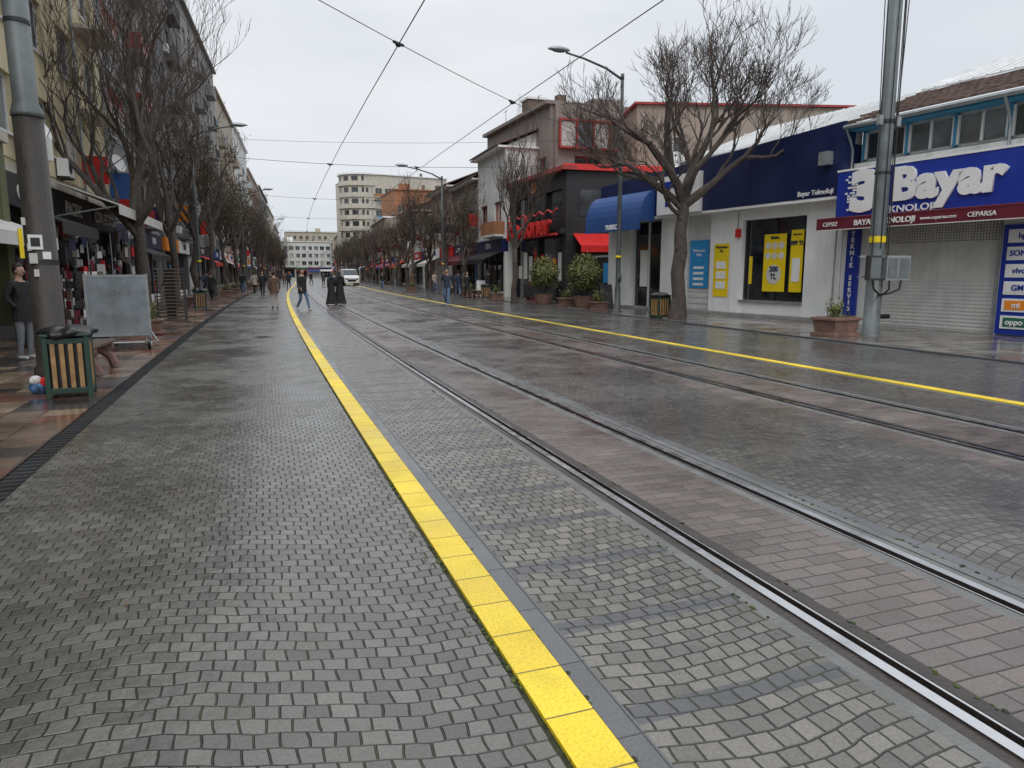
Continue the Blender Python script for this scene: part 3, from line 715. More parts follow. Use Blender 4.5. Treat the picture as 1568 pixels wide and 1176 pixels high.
# ------------------------------------------------------------------ trees
def tree_mesh(name,seed,trunk,limbs,r0,maxl,kids,base_len,leaf=0,up=.25,shr=.68,tw=.007,spread=.75):
    rr=random.Random(seed); b=MB(); ends=[]
    def grow(p,d,L,r,l):
        n=4 if l<3 else 3; pts=[p]; rad=[r]; q=p.copy(); dd=d.copy(); r1=max(r*.52,tw*.6)
        for i in range(n):
            wob=Vector((rr.gauss(0,1),rr.gauss(0,1),rr.gauss(0,.6)))*(.2 if l<3 else .13)
            dd=(dd+wob+Vector((0,0,up*.35))).normalized(); q=q+dd*(L/n); pts.append(q.copy()); rad.append((r+(r1-r)*(i+1)/n)*(rr.uniform(.9,1.2) if l<2 else 1))
        b.tube(pts,rad,m_bark if l<3 else m_twig,7 if l<2 else (5 if l<3 else 3),cap=False)
        if l>=maxl: ends.append((q,dd)); return
        nk=kids[min(l,len(kids)-1)]
        for k in range(nk):
            t=1.0 if k<2 else rr.uniform(.35,.95); idx=t*n; i0=min(int(idx),n-1); fr=idx-i0
            s=pts[i0].lerp(pts[i0+1],fr); rs=rad[i0]+(rad[i0+1]-rad[i0])*fr
            ax=dd.cross(Vector((rr.gauss(0,1),rr.gauss(0,1),rr.gauss(0,1)))).normalized()
            ang=rr.uniform(.25,spread)
            nd=(dd*math.cos(ang)+ax*math.sin(ang)); nd=(nd+Vector((0,0,up*.6))).normalized()
            grow(s,nd,L*shr*rr.uniform(.75,1.2),max(rs*(.8 if k<2 else .6),tw),l+1)
    tp=[Vector(p) for p in trunk]; n=len(tp)
    b.tube(tp,[r0*1.35]+[r0*(1-.3*i/(n-1))*rr.uniform(.93,1.08) for i in range(1,n)],m_bark,14,cap=False)
    for k in range(9):
        i=rr.randint(1,n-2) if n>2 else 0; c=tp[i].lerp(tp[i+1],rr.random()); t=rr.uniform(0,6.28)
        b.ell(c+Vector((math.cos(t),math.sin(t),0))*r0*.62,(r0*.35,r0*.35,r0*.42),m_bark,8,6)
    for (st,d,L,r) in limbs: grow(Vector(st),Vector(d).normalized(),L,r,0)
    if leaf:
        for q,dd in ends:
            for k in range(leaf):
                c=q-dd*rr.uniform(0,.5)+Vector((rr.gauss(0,.12),rr.gauss(0,.12),rr.gauss(0,.12)))
                a=Vector((rr.gauss(0,1),rr.gauss(0,1),rr.gauss(0,1))).normalized()*.05; e2=a.cross(Vector((rr.gauss(0,1),rr.gauss(0,1),1))).normalized()*.04
                b.face([c-a,c+e2,c+a,c-e2],m_leafb)
    return b
tz=[(0,0,0),(.02,-.03,.8),(-.04,.02,1.6),(.05,0,2.3),(.0,.0,3.0),(.1,0,3.6),(.06,0,4.1)]
def vr(a,z,dpt=0): return (a*.942+dpt*.336,-a*.336+dpt*.942,z)
limbs=[((.08,0,4.0),vr(.55,.9,.2),2.35,.17),((.05,0,3.95),vr(-.35,1,-.2),2.4,.17),((.07,0,4.1),vr(.1,1,.4),2.4,.14),((.05,0,3.8),vr(1.1,.7,-.1),2.5,.15),
((0,0,3.8),vr(-1.0,.75,.2),2.3,.14),((.08,0,4.05),vr(.2,1,-.6),2.3,.13),((0,0,3.5),vr(-1.0,.35,-.3),1.7,.08)]
tb=tree_mesh('t',11,tz,limbs,.25,5,[4,4,4,4,3],2.3,up=.24,shr=.66,tw=.008,spread=.8)
tb.build('bare_tree',loc=(13.6,21.2,0))
def gen_variant(seed,th,leaf,spread=.7,L=1.7,maxl=4,kids=[4,4,4,3],up=.35,r0=.16,nl=6):
    rr=random.Random(seed)
    tz=[(0,0,0)]+[(rr.gauss(0,.06),rr.gauss(0,.06),th*i/5) for i in range(1,6)]
    lm=[]
    for k in range(nl):
        a=k*6.28/nl+rr.uniform(0,.6); lm.append(((tz[-1][0],tz[-1][1],th-rr.uniform(0,.8)),(math.cos(a)*.6,math.sin(a)*.6,rr.uniform(.7,1.2)),L*rr.uniform(.8,1.2),r0*.55))
    lm.append(((tz[-1][0],tz[-1][1],th),(0,0,1),L*1.2,r0*.7))
    return tree_mesh('v',seed,tz,lm,r0,maxl,kids,L,leaf=leaf,up=up,spread=spread,tw=.008)
gen_variant(5,3.4,0,L=1.9,up=.45,spread=.6).build('bare_tree',loc=(12.8,35.5,0)).scale=(.9,.9,1.05)
gen_variant(8,3.8,0,L=3.3,maxl=5,kids=[4,4,3,3,3],up=.4,spread=.75,r0=.27,nl=5).build('bare_tree',loc=(-4.0,30.0,0))
gen_variant(9,4.0,0,L=3.0,maxl=5,kids=[3,4,3,3,3],up=.4,spread=.7,r0=.2,nl=5).build('bare_tree',loc=(-3.6,37.5,0))
V=[gen_variant(20+i,2.8+.3*i,2 if i<3 else 0,L=1.65,up=.35,kids=[4,3,4,3],nl=5).build('bare_tree',loc=(0,-30-3*i,0)) for i in range(5)]
Vd=[o.data for o in V]
for o in V: bpy.data.objects.remove(o)
def tinst(d,x,y,s,name='bare_tree'):
    o=bpy.data.objects.new(name,d); COL.objects.link(o); o.location=(x,y,0); o.scale=(s,s,s*R.uniform(.95,1.1)); o.rotation_euler=(0,0,R.uniform(0,6)); return o
y=45
while y<240:
    tinst(Vd[R.choice([0,1,2,3,4])],cx(y)-3.6+R.uniform(-.3,.3),y,R.uniform(.95,1.3)); y+=R.uniform(7,10)
y=49
while y<240:
    tinst(Vd[R.choice([3,4,0,2])],cx(y)+12.9+R.uniform(-.3,.3),y,R.uniform(.85,1.2)); y+=R.uniform(6,8.5)

def shrub(name,x,y,r,h,z0):
    e=empty(name); rr=random.Random(int(x*10+y)); b=MB()
    for k in range(3400):
        d=Vector((rr.gauss(0,1),rr.gauss(0,1),rr.gauss(0,1))).normalized(); q=rr.uniform(.62,1.0)*(1+.14*math.sin(d.x*7+1)*math.cos(d.y*6)+.1*math.sin(d.z*9))
        c=Vector((x+d.x*r*q,y+d.y*r*q,z0+h/2+d.z*h/2*q))
        a=Vector((rr.gauss(0,1),rr.gauss(0,1),rr.gauss(0,1))).normalized()*rr.uniform(.03,.07); e2=a.cross(d+Vector((.1,.2,.1))).normalized()*.035
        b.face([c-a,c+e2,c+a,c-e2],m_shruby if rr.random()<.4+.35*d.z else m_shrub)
    b.ell((x,y,z0+h/2),(r*.6,r*.6,h*.3),m_shrub,12,8); b.tube([(x,y,z0-.3),(x,y,z0+.4)],.05,m_bark,6); b.build('foliage',e)
    p=MB(); p.tube([(x,y,.03),(x,y,.1),(x,y,.5),(x,y,.56)],[.32,.36,.5,.53],m_brass,10); p.tube([(x,y,.561),(x,y,.57)],.45,m_woodd,10); p.build('planter_bowl',e)
shrub('potted_shrub',13.7,33.6,.8,1.75,.65); shrub('potted_shrub',14.1,29.7,.85,1.85,.6)
def planter(x,y,s=1.0,rz=0,pl=True,name='planter'):
    e=empty(name); b=MB(); rr=random.Random(int(x*7+y*3))
    b.box((x,y,.03+.05*s),(.95*s,.8*s,.1*s),m_brass,rz); b.box((x,y,.03+.26*s),(.8*s,.66*s,.34*s),m_brass,rz,1.12); b.box((x,y,.03+.46*s),(1.0*s,.84*s,.07*s),m_brass,rz)
    b.box((x,y,.03+.5*s),(.8*s,.64*s,.02),m_woodd,rz); bevel(b.build('tub',e),.015)
    if pl:
        q=MB()
        for k in range(60):
            t=rr.uniform(0,6.28); d=Vector((math.cos(t)*.4,math.sin(t)*.4,1)).normalized(); p=Vector((x+rr.gauss(0,.1),y+rr.gauss(0,.1),.5*s)); L=rr.uniform(.2,.6)
            m=p+d*L*.6; q.tube([p,m,m+Vector((d.x,d.y,.2))*L*.5],[.008,.006,.002],m_shrub,3)
            for j in range(3):
                c=p+d*L*rr.uniform(.4,1); a=Vector((rr.gauss(0,1),rr.gauss(0,1),rr.gauss(0,1))).normalized()*.05; e2=a.cross(d).normalized()*.02; q.face([c-a,c+e2,c+a,c-e2],m_shruby)
        q.build('plant',e)
planter(13.75,14.2,.95,.1); planter(14.0,31.4,.8,.1); planter(13.9,27.8,.7,.1)
planter(-2.7,20.8,.75,0); planter(-4.3,22.5,.8,0,False); planter(-2.9,41,.8); planter(13.3,40,.8); planter(13.4,46,.8); planter(12.4,60,.8)
for y in (52,60,75,88): planter(cx(y)-3,y,.8)

# ------------------------------------------------------------------ poles / lamps / wires
def pole_left():
    e=empty('tram_catenary_pole'); b=MB(); x,y=-2.8,11.8
    b.tube([(x,y,0),(x,y,.25),(x,y,.3),(x-.01,y,3.7)],[.24,.24,.2,.185],m_poleb,20)
    b.tube([(x-.01,y,3.7),(x-.01,y,3.75),(x-.02,y,3.9),(x-.05,y,6.1)],[.2,.2,.15,.14],m_poleg,20)
    b.tube([(x-.05,y,6.1),(x-.05,y,6.2),(x-.1,y,10)],[.16,.12,.1],m_poleg,20)
    b.build('shaft',e,True)
    q=MB(); q.tube([(x,y,1.72),(x,y,1.78)],.195,m_dkmetal,20); q.tube([(x-.03,y,4.9),(x-.03,y,4.95)],.155,m_dkmetal,20)
    q.box((x-.02,y-.2,2.02),(.17,.01,.2),m_white,.1); q.box((x-.02,y-.207,2.02),(.11,.003,.12),m_dkmetal,.1); q.box((x-.06,y-.202,1.8),(.1,.01,.14),m_cream,.0); q.box((x+.1,y-.19,1.84),(.1,.01,.1),m_white,.4)
    q.box((x-.2,y-.16,2.0),(.05,.05,.4),m_yelp,.4)
    for z,a in ((1.95,3.6),(2.3,3.9),(1.6,3.3)): q.box((x+.2*math.sin(a),y-.2*abs(math.cos(a)),z),(.08,.012,.1),m_cream,.5)
    q.build('stickers',e)
pole_left()
def pole_right():
    e=empty('tram_catenary_pole'); b=MB(); x,y=14.7,14.0
    b.tube([(x,y,0),(x,y,.06),(x,y,.07),(x,y,2.6),(x,y,4.6),(x,y,11)],[.26,.26,.2,.185,.17,.13],m_poleg,20); b.build('shaft',e,True)
    q=MB(); q.tube([(x,y,2.35),(x,y,2.5)],.2,m_yelp,20); q.tube([(x,y,5.2),(x,y,5.28)],.19,m_dkmetal,20); q.tube([(x,y,4.0),(x,y,4.06)],.19,m_dkmetal,20)
    for dx,w_ in ((-.42,.3),(.12,.28),(.5,.28)):
        q.box((x+dx,y-.34,1.72),(w_,.22,.6),m_galv if dx>0 else m_poleb,-.35); q.box((x+dx-.04,y-.455,1.72),(w_*.8,.012,.5),m_poleg,-.35); q.box((x+dx+.03,y-.47,1.7),(.03,.02,.08),m_black,-.35)
        q.tube([(x+dx,y-.34,1.42),(x+dx*.9,y-.36,1.2),(x+dx*.4,y-.3,1.1),(x,y-.18,1.05)],.025,m_black,6)
    q.box((x,y-.2,2.0),(1.15,.06,.05),m_galv,-.35); q.box((x,y-.2,1.5),(1.15,.06,.05),m_galv,-.35)
    for dx in (-.3,.27):
        q.tube([(x+dx,y-.05,8.6),(x+dx*.9,y-.12,2.0)],.018,m_black,5)
        q.tube([(x+dx*1.0,y-.05,5.4),(x+dx*1.6,y-.05,10.5)],.012,m_black,5)
        q.tube([(x+dx*.3,y-.2,2.2),(x+dx*.3,y-.19,9)],.012,m_black,5)
    q.box((x-.28,y-.06,5.25),(.12,.1,.22),m_galv); q.box((x+.28,y-.06,5.25),(.12,.1,.22),m_galv)
    q.tube([(x,y,.5),(x+.55,y,.5)],.06,m_black,8)
    q.build('switch_boxes',e)
pole_right()
def lamp(x,y,h,arm,dirx=-1,s=1.0,box=True):
    e=empty('street_lamp'); b=MB()
    b.tube([(x,y,0),(x,y,.05),(x,y,.06),(x,y,1.0),(x,y,1.05),(x,y,h*.55),(x,y,h)],[.2,.2,.13,.12,.1,.09,.065],m_lampp,14)
    pts=[(x,y,h-.1),(x+dirx*arm*.3,y-.05,h+.25),(x+dirx*arm*.7,y-.12,h+.5),(x+dirx*arm,y-.16,h+.62)]
    b.tube(pts,[.05,.045,.04,.035],m_lampp,10); b.tube([(x,y,h-.1),(x,y,h+.12)],.07,m_lampp,12)
    ex,ey,ez=pts[-1]; c=Vector((ex+dirx*.3,ey-.04,ez+.06))
    def fn(q):
        if q.z<0: q.z*=.35
        return q
    b.ell(c,(.46*s,.16,.13),m_galv,14,8,fn); b.ell(c+Vector((0,0,-.035)),(.3*s,.11,.06),m_glass2,12,6)
    b.tube([(x,y,2.2),(x,y,2.3)],.125,m_yelp,12); b.box((x+.01,y-.12,1.4),(.14,.06,.3),m_lampp)
    b.build('lamp_post',e,True)
lamp(14.0,26.3,9.2,2.5); lamp(12.9,51,8.3,2.6); lamp(cx(85)+12.8,85,8.3,2.4); lamp(cx(125)+12.8,125,8.3,2.4)
lamp(-2.9,44,9.0,2.2,1); lamp(cx(72)-3.0,72,8.6,2.2,1); lamp(cx(110)-3,110,8.6,2.2,1)
e=empty('overhead_tram_wires'); b=MB(); zw=6.2
for lat in (2.9,6.75):
    yy=[-12+8*i for i in range(40)]
    b.tube([(cx(v)+lat,v,zw) for v in yy],.012,m_wire,4)
def span(p,q,zs=zw+.08,ins=True,r=.009):
    p=Vector(p);q=Vector(q); n=12; pts=[]
    for i in range(n+1):
        t=i/n; v=p.lerp(q,t); v.z-=.35*4*t*(1-t); pts.append(v)
    b.tube(pts,r,m_wire,4)
    if ins:
        for lat in (2.9,6.75):
            t=(lat+cx((p.y+q.y)/2)-p.x)/(q.x-p.x); v=p.lerp(q,t); v.z-=1.4*t*(1-t)
            b.ell(v+Vector((0,0,-.02)),(.07,.07,.05),m_wire,8,6); b.tube([v+Vector((-.12,-.1,0)),v+Vector((.12,.1,0))],.03,m_wire,6)
            b.tube([v,(v.x,v.y,zw)],.012,m_wire,4)
span((-2.95,9.5,6.6),(14.0,26.3,6.55)); span((-4.5,33,6.6),(13.2,33,6.7)); 
for yy in (48,65,85,110,140,175): span((cx(yy)-4,yy,6.6),(cx(yy)+13,yy,6.6))
span((-6.3,38,8),(14,26.3,6.9),ins=False,r=.006)
b.build('wires',e)

# ------------------------------------------------------------------ street furniture
m_green2=M('bin_green',(.02,.05,.035),.4,.2)
def bin_(x,y,rz=0):
    e=empty('litter_bin'); b=MB(); co,si=math.cos(rz),math.sin(rz)
    def T(a,c): return (x+a*co-c*si,y+a*si+c*co)
    for a in (-.23,.23):
        for c in (-.23,.23):
            p=T(a,c); b.box((p[0],p[1],.4),(.06,.06,.8),m_green2,rz)
    for z in (.1,.74):
        for a,c,sx,sy in ((0,-.235,.41,.03),(0,.235,.41,.03),(-.235,0,.03,.41),(.235,0,.03,.41)):
            p=T(a,c); b.box((p[0],p[1],z),(sx,sy,.07),m_green2,rz)
    for k in range(4):
        o=-.15+k*.1
        for a,c,sx,sy in ((o,-.24,.055,.02),(o,.24,.055,.02),(-.24,o,.02,.055),(.24,o,.02,.055)):
            p=T(a,c); b.box((p[0],p[1],.42),(sx,sy,.57),m_wood,rz)
    b.box((x,y,.42),(.4,.4,.7),m_black,rz); b.box((x,y,.815),(.56,.56,.03),m_green2,rz)
    bevel(b.build('frame',e),.006)
    q=MB(); rr=random.Random(4)
    def fn(v):
        k=1+.13*math.sin(9*math.atan2(v.y,v.x))+.05*rr.random(); return Vector((v.x*k,v.y*k,v.z+.25*math.sin(5*math.atan2(v.y,v.x)+1)))
    q.ell((x,y,.83),(.32,.32,.09),m_black,30,8,fn); q.build('bin_liner',e,True)
bin_(-2.35,10.7,.1); bin_(13.4,22.0,.1); bin_(cx(30)-2.7,34.5,.1); bin_(cx(44)+13,43.5,0)
mb=MB()
def cr(v):
    t=math.atan2(v.y,v.x); return Vector((v.x*(1+.14*math.sin(6*t+3*v.z)+.1*math.sin(11*v.z)),v.y*(1+.14*math.cos(5*t+2*v.z)),v.z*(1+.12*math.sin(4*t))))
m_bag=M('crumpled_bag',(.08,.17,.34),.4,.8,9,bump=.5,bscale=14)
mb.ell((-2.78,11.0,.09),(.13,.11,.1),m_bag,16,10,cr); mb.ell((-2.7,10.95,.16),(.08,.07,.07),m_red,12,8,cr); mb.ell((-2.82,10.95,.19),(.07,.06,.06),m_white,12,8,cr); mb.build('litter_bag')
def bench(x,y,rz=0):
    e=empty('park_bench'); b=MB(); co,si=math.cos(rz),math.sin(rz)
    for k in range(4):
        a=-.18+k*.12; b.box((x+a*co,y+a*si,.45),(.1,1.7,.045),m_woodd,rz)
    bevel(b.build('seat',e),.008)
    b=MB()
    for c in (-.55,.55):
        px,py=x-c*si,y+c*co
        pts=[(px+a*co,py+a*si,z) for a,z in ((-.24,.02),(-.17,.2),(0,.32),(.17,.2),(.24,.02))]
        b.tube(pts,[.09,.08,.08,.08,.09],m_brass,8); b.box((px,py,.38),(.44,.16,.08),m_brass,rz)
    b.build('concrete_legs',e)
bench(-2.6,13.2,-.05); bench(cx(45)+12.9,45,0); bench(cx(56)+12.9,54,0); bench(-2.9,37.5)
e=empty('wheeled_notice_board'); b=MB(); x,y=-2.75,17.0; rz=.12
co,si=math.cos(rz),math.sin(rz)
b.box((x,y,.92),(1.12,.03,1.2),M('metal_panel',(.26,.29,.31),.35,.3,2,metal=.4,streak=.3),rz)
for a in (-.57,.57): b.box((x+a*co,y+a*si,.88),(.05,.05,1.4),m_galv,rz)
for z in (.3,1.54): b.box((x,y,z),(1.16,.052,.05),m_galv,rz)
for a in (-.5,.5): b.box((x+a*co,y+a*si,.16),(.06,.7,.06),m_galv,rz)
b.tube([(x-.5*co,y-.3,.16),(x+.5*co,y-.3,.16)],.02,m_galv,6)
for a in (-.5,.5):
    px,py=x+(a+.06)*co,y-.3
    b.tube([(px,py,.13),(px+.06,py,.13)],.125,m_black,18); b.tube([(px-.01,py,.13),(px+.07,py,.13)],.05,m_white,12)
b.tube([(x+.6,y-.05,.35),(x+.75,y-.3,.16)],.02,m_galv,6)
b.build('board',e)
e=empty('display_rack'); b=MB(); x,y=-2.75,27.0
for k in range(15): b.box((x,y,.12+k*.115),(.95,.6,.03),m_woodd,.1); 
for a in (-.45,.45):
    for c in (-.27,.27): b.box((x+a,y+c,.9),(.04,.04,1.8),m_dkmetal,.1)
b.box((x,y,.9),(.3,.2,1.7),m_black,.1); b.build('shelves',e)
def goods_rack(x,y,rz,name='clothes_rack'):
    e=empty(name); b=MB(); rr=random.Random(int(x*9+y*5)); co,si=math.cos(rz),math.sin(rz)
    for a in (-.6,.6):
        b.tube([(x+a*co,y+a*si,0),(x+a*co,y+a*si,1.5)],.018,m_galv,6); b.tube([(x+a*co+.25*si,y+a*si-.25*co,.02),(x+a*co-.25*si,y+a*si+.25*co,.02)],.018,m_galv,6)
    b.tube([(x-.6*co,y-.6*si,1.5),(x+.6*co,y+.6*si,1.5)],.016,m_galv,6)
    for k in range(13):
        a=-.55+k*.09; L=rr.uniform(.6,.95); m=rr.choice([m_black,m_maroon,m_cream,m_dkmetal,m_white,m_dkmetal,m_woodd,m_navy])
        b.box((x+a*co,y+a*si,1.46-L/2),(.035,.42,L),m,rz+rr.uniform(-.1,.1),.75)
    b.build('rail_and_clothes',e)
goods_rack(-5.1,20.3,1.4); goods_rack(-5.0,24.5,1.5); goods_rack(-5.2,28.5,1.6); goods_rack(-5.0,33,1.5); goods_rack(-4.9,22.6,.2)
def spinner(x,y,h=1.7):
    e=empty('card_spinner_rack'); b=MB(); rr=random.Random(int(x*30+y))
    b.tube([(x,y,0),(x,y,h)],.025,m_black,8); b.tube([(x,y,0),(x,y,.05)],.28,m_black,14)
    for z in range(6):
        for k in range(8):
            t=k*math.pi/4+z*.1; b.box((x+.24*math.cos(t),y+.24*math.sin(t),.45+z*.22),(.015,.12,.17),rr.choice([m_cream,m_woodd,m_dkmetal,m_maroon,m_black,m_black]),t)
    b.build('rack',e)
spinner(-3.9,19.0); spinner(-3.8,20.2,1.8); spinner(-4.6,18.2,1.4)
mb=MB()
for k in range(14): mb.box((-4.9+R.uniform(-.5,.6),18.4+k*.25,.2+.02*(k%3)),(.25,.22,R.uniform(.3,.4)),R.choice([m_blackf,m_maroon,m_woodd,m_cream,m_dkmetal]),R.uniform(0,1))
mb.build('goods_boxes')
def aframe(x,y,m):
    e=empty('a_frame_sign'); b=MB()
    for s_ in (-1,1):
        b.hexa([(x-.3,y+s_*.25-.02,.03),(x+.3,y+s_*.25-.02,.03),(x+.3,y+s_*.25+.02,.03),(x-.3,y+s_*.25+.02,.03),(x-.3,y+s_*.03-.02,1.1),(x+.3,y+s_*.03-.02,1.1),(x+.3,y+s_*.03+.02,1.1),(x-.3,y+s_*.03+.02,1.1)],m)
    b.build('panels',e)
aframe(14.6,28.6,m_dkmetal); aframe(15.4,39.5,m_maroon); aframe(cx(48)+13.6,47,m_white)
def chair(x,y,rz):
    e=empty('cafe_chair'); b=MB(); co,si=math.cos(rz),math.sin(rz)
    for a in (-.2,.2):
        for c in (-.2,.2): b.tube([(x+a*co-c*si,y+a*si+c*co,.03),(x+a*.9*co-c*.9*si,y+a*.9*si+c*.9*co,.45 if c<0 else .9)],.016,m_black,5)
    b.box((x,y,.46),(.44,.44,.04),m_black,rz); b.box((x-.19*si,y+.19*co,.75),(.42,.03,.3),m_black,rz); b.build('chair_frame',e)
for i in range(5): chair(15.3+.3*(i%2),30.8+i*1.2,i*1.3)
e=empty('terrace_fence'); b=MB()
for k in range(5):
    yy=34.6+k*1.2; b.tube([(14.8,yy,.03),(14.8,yy,1.1)],.02,m_black,6)
b.box((14.8,37,1.1),(.04,4.9,.04),m_black); b.box((14.8,37,.6),(.02,4.8,.7),m_dkmetal); b.build('panels',e)

# ------------------------------------------------------------------ van
def van(x,y,rz):
    e=empty('parked_van'); b=MB(); co,si=math.cos(rz),math.sin(rz); T=lambda a,c,z:(x+a*co-c*si,y+a*si+c*co,z)
    prof=[(-2.4,.35),(-2.45,1.0),(-2.2,1.15),(-1.5,1.3),(-.8,2.0),(2.3,2.1),(2.45,1.9),(2.45,.35)]
    hw=.92
    for s_ in (-1,1):
        pts=[T(s_*hw*(.93 if z>1.3 else 1),c,z) for c,z in prof]; b.face(pts if s_>0 else pts[::-1],m_white)
    for i in range(len(prof)):
        (c0,z0),(c1,z1)=prof[i],prof[(i+1)%len(prof)]; k0=hw*(.93 if z0>1.3 else 1); k1=hw*(.93 if z1>1.3 else 1)
        gl=(i==3)
        b.face([T(-k0,c0,z0),T(k0,c0,z0),T(k1,c1,z1),T(-k1,c1,z1)],m_glass if gl else m_white)
    for s_ in (-1,1):
        b.face([T(s_*(hw*.95+.01),-1.2,1.35),T(s_*(hw*.95+.01),-.2,1.35),T(s_*(hw*.93+.01),-.2,1.85),T(s_*(hw*.93+.01),-.75,1.85)],m_glass)
        for c in (-1.5,1.5):
            b.tube([T(s_*.7,c,.33),T(s_*.95,c,.33)],.33,m_black,16); b.tube([T(s_*.94,c,.33),T(s_*.965,c,.33)],.18,m_galv,12)
        p=T(s_*.65,-2.42,.85); b.ell(p,(.16,.08,.1),m_glass2,10,6)
    b.face([T(-.5,-2.47,.55),T(.5,-2.47,.55),T(.5,-2.47,.8),T(-.5,-2.47,.8)],m_black); b.build('body',e)
van(cx(95)+8.0,95,0); 

# ------------------------------------------------------------------ people
m_skin=M('skin',(.42,.26,.19),.5,.08,20); m_hair=M('dark_hair',(.018,.014,.012),.5); m_jean=M('blue_jeans',(.09,.15,.26),.8,.2,10); m_bk=M('black_cloth',(.014,.014,.016),.8,.3,8)
m_gp=M('grey_trousers',(.17,.18,.19),.8,.15,8); m_shoe=M('shoe',(.05,.045,.04),.5); m_shw=M('white_shoe',(.5,.5,.48),.5); m_ltcoat=M('light_coat',(.42,.38,.33),.8,.15,8); m_brn=M('brown_coat',(.12,.07,.045),.8,.2,8); m_dbl=M('dark_blue_cloth',(.025,.035,.06),.8,.2,8); m_scarf=M('headscarf',(.03,.03,.035),.7,.2,8)
def person(x,y,yaw,h=1.75,pose='stand',top=None,legs=None,shoe=None,skirt=None,scarf=None,name='pedestrian',z=0,arm=None,coat=False,head=0.0):
    top=top or m_bk; legs=legs or m_jean; shoe=shoe or m_shoe
    s=h/1.75; e=empty(name)
    if pose=='walk': lk,la=(.17,.52),(.30,.085); rk,ra=(.02,.49),(-.27,.14); lel,lwr=(-.14,1.16),(-.1,.93); rel,rwr=(.06,1.14),(.22,.96)
    else: lk,la=(.03,.51),(0,.08); rk,ra=(.02,.51),(-.03,.08); lel,lwr=(-.03,1.14),(.05,.9); rel,rwr=(-.03,1.14),(.05,.9)
    V=[];E=[];Rd=[];lab=[]
    def add(p,r,par,l):
        V.append((p[0]*s,p[1]*s,p[2]*s)); Rd.append((r[0]*s,r[1]*s)); 
        if par is not None: E.append((par,len(V)-1)); lab.append(l)
        return len(V)-1
    pel=add((0,0,.96),(.155,.115),None,'')
    wa=add((0,0,1.12),(.15,.11),pel,'top'); ch=add((0,-.01,1.31),(.175,.12),wa,'top'); nb=add((0,-.01,1.45),(.09,.08),ch,'top'); nk=add((0,.0,1.53),(.055,.055),nb,'skin'); add((0,.01,1.6),(.06,.06),nk,'skin')
    W_=[]
    for sg,(ky,kz),(ay,az),(ey,ez),(wy,wz) in ((-1,lk,la,lel,lwr),(1,rk,ra,rel,rwr)):
        sh=add((sg*.185,-.01,1.41),(.075,.075),ch,'top')
        if arm=='face' and sg==1: ee,ww_=(.24,.14,1.2),(.12,.2,1.5)
        elif arm=='pocket': ee,ww_=(sg*.27,-.08,1.16),(sg*.2,.06,.97)
        else: ee,ww_=(sg*.25,ey,ez),(sg*.25,wy,wz)
        el=add(ee,(.056,.056),sh,'top'); wr=add(ww_,(.036,.036),el,'top'); W_.append((Vector(ee),Vector(ww_),sg))
        hp=add((sg*.095,0,.9),(.1,.1),pel,'legs'); kn=add((sg*.105,ky,kz),(.068,.068),hp,'legs'); an=add((sg*.105,ay,az),(.048,.048),kn,'legs')
        he=add((sg*.105,ay-.03,max(.045,az-.04)),(.042,.042),an,'shoe'); add((sg*.12,ay+.17,.035 if az<.1 else .05),(.038,.03),he,'shoe')
    me=bpy.data.meshes.new('b'); me.from_pydata(V,E,[]); o=bpy.data.objects.new('b',me); COL.objects.link(o)
    sk=o.modifiers.new('s','SKIN'); 
    for i,r in enumerate(Rd):
        d=me.skin_vertices[0].data[i]; d.radius=r; d.use_root=(i==0)
    sk.use_smooth_shade=True
    sb=o.modifiers.new('ss','SUBSURF'); sb.levels=2
    dg=bpy.context.evaluated_depsgraph_get(); ev=o.evaluated_get(dg); nm=bpy.data.meshes.new_from_object(ev)
    bpy.data.objects.remove(o)
    mm={'top':0,'legs':1,'shoe':2,'skin':3}; nm.materials.clear()
    for m in (top,legs,shoe,m_skin): nm.materials.append(m)
    segs=[(Vector(V[a]),Vector(V[b_]),l) for (a,b_),l in zip(E,lab)]
    for p in nm.polygons:
        c=p.center; best=9;bl='top'
        for a,b_,l in segs:
            ab=b_-a; t=max(0,min(1,(c-a).dot(ab)/max(ab.length_squared,1e-9))); d=(a+ab*t-c).length
            if d<best: best=d;bl=l
        if c.z<.86*s and bl=='top' and abs(c.x)<.15*s: bl='legs'
        if c.z>.84*s and bl=='legs': bl='top'
        p.material_index=mm[bl]; p.use_smooth=True
    body=bpy.data.objects.new('body',nm); COL.objects.link(body)
    b=MB()
    hc=Vector((0,.02,1.645))*s
    def hf(q):
        r=Vector(q)
        if q.z<0: r.x*=1-.3*q.z*q.z; r.y*=1-.12*q.z*q.z
        return r
    b.ell(hc,(.076*s,.095*s,.118*s),m_skin,18,14,hf)
    b.tube([hc+Vector((0,.088,.02))*s,hc+Vector((0,.112,-.022))*s,hc+Vector((0,.09,-.03))*s],[.008*s,.015*s,.01*s],m_skin,8)
    for sg in (-1,1):
        b.ell(hc+Vector((sg*.03,.083,.008))*s,(.012*s,.008*s,.007*s),m_hair,8,6); b.ell(hc+Vector((sg*.078,-.005,-.005))*s,(.01*s,.02*s,.032*s),m_skin,8,6)
        b.box(hc+Vector((sg*.03,.09,.028))*s,(.03*s,.008*s,.006*s),m_hair)
    b.ell(hc+Vector((0,.088,-.055))*s,(.024*s,.008*s,.007*s),M('lip',(.3,.12,.1),.5),8,6)
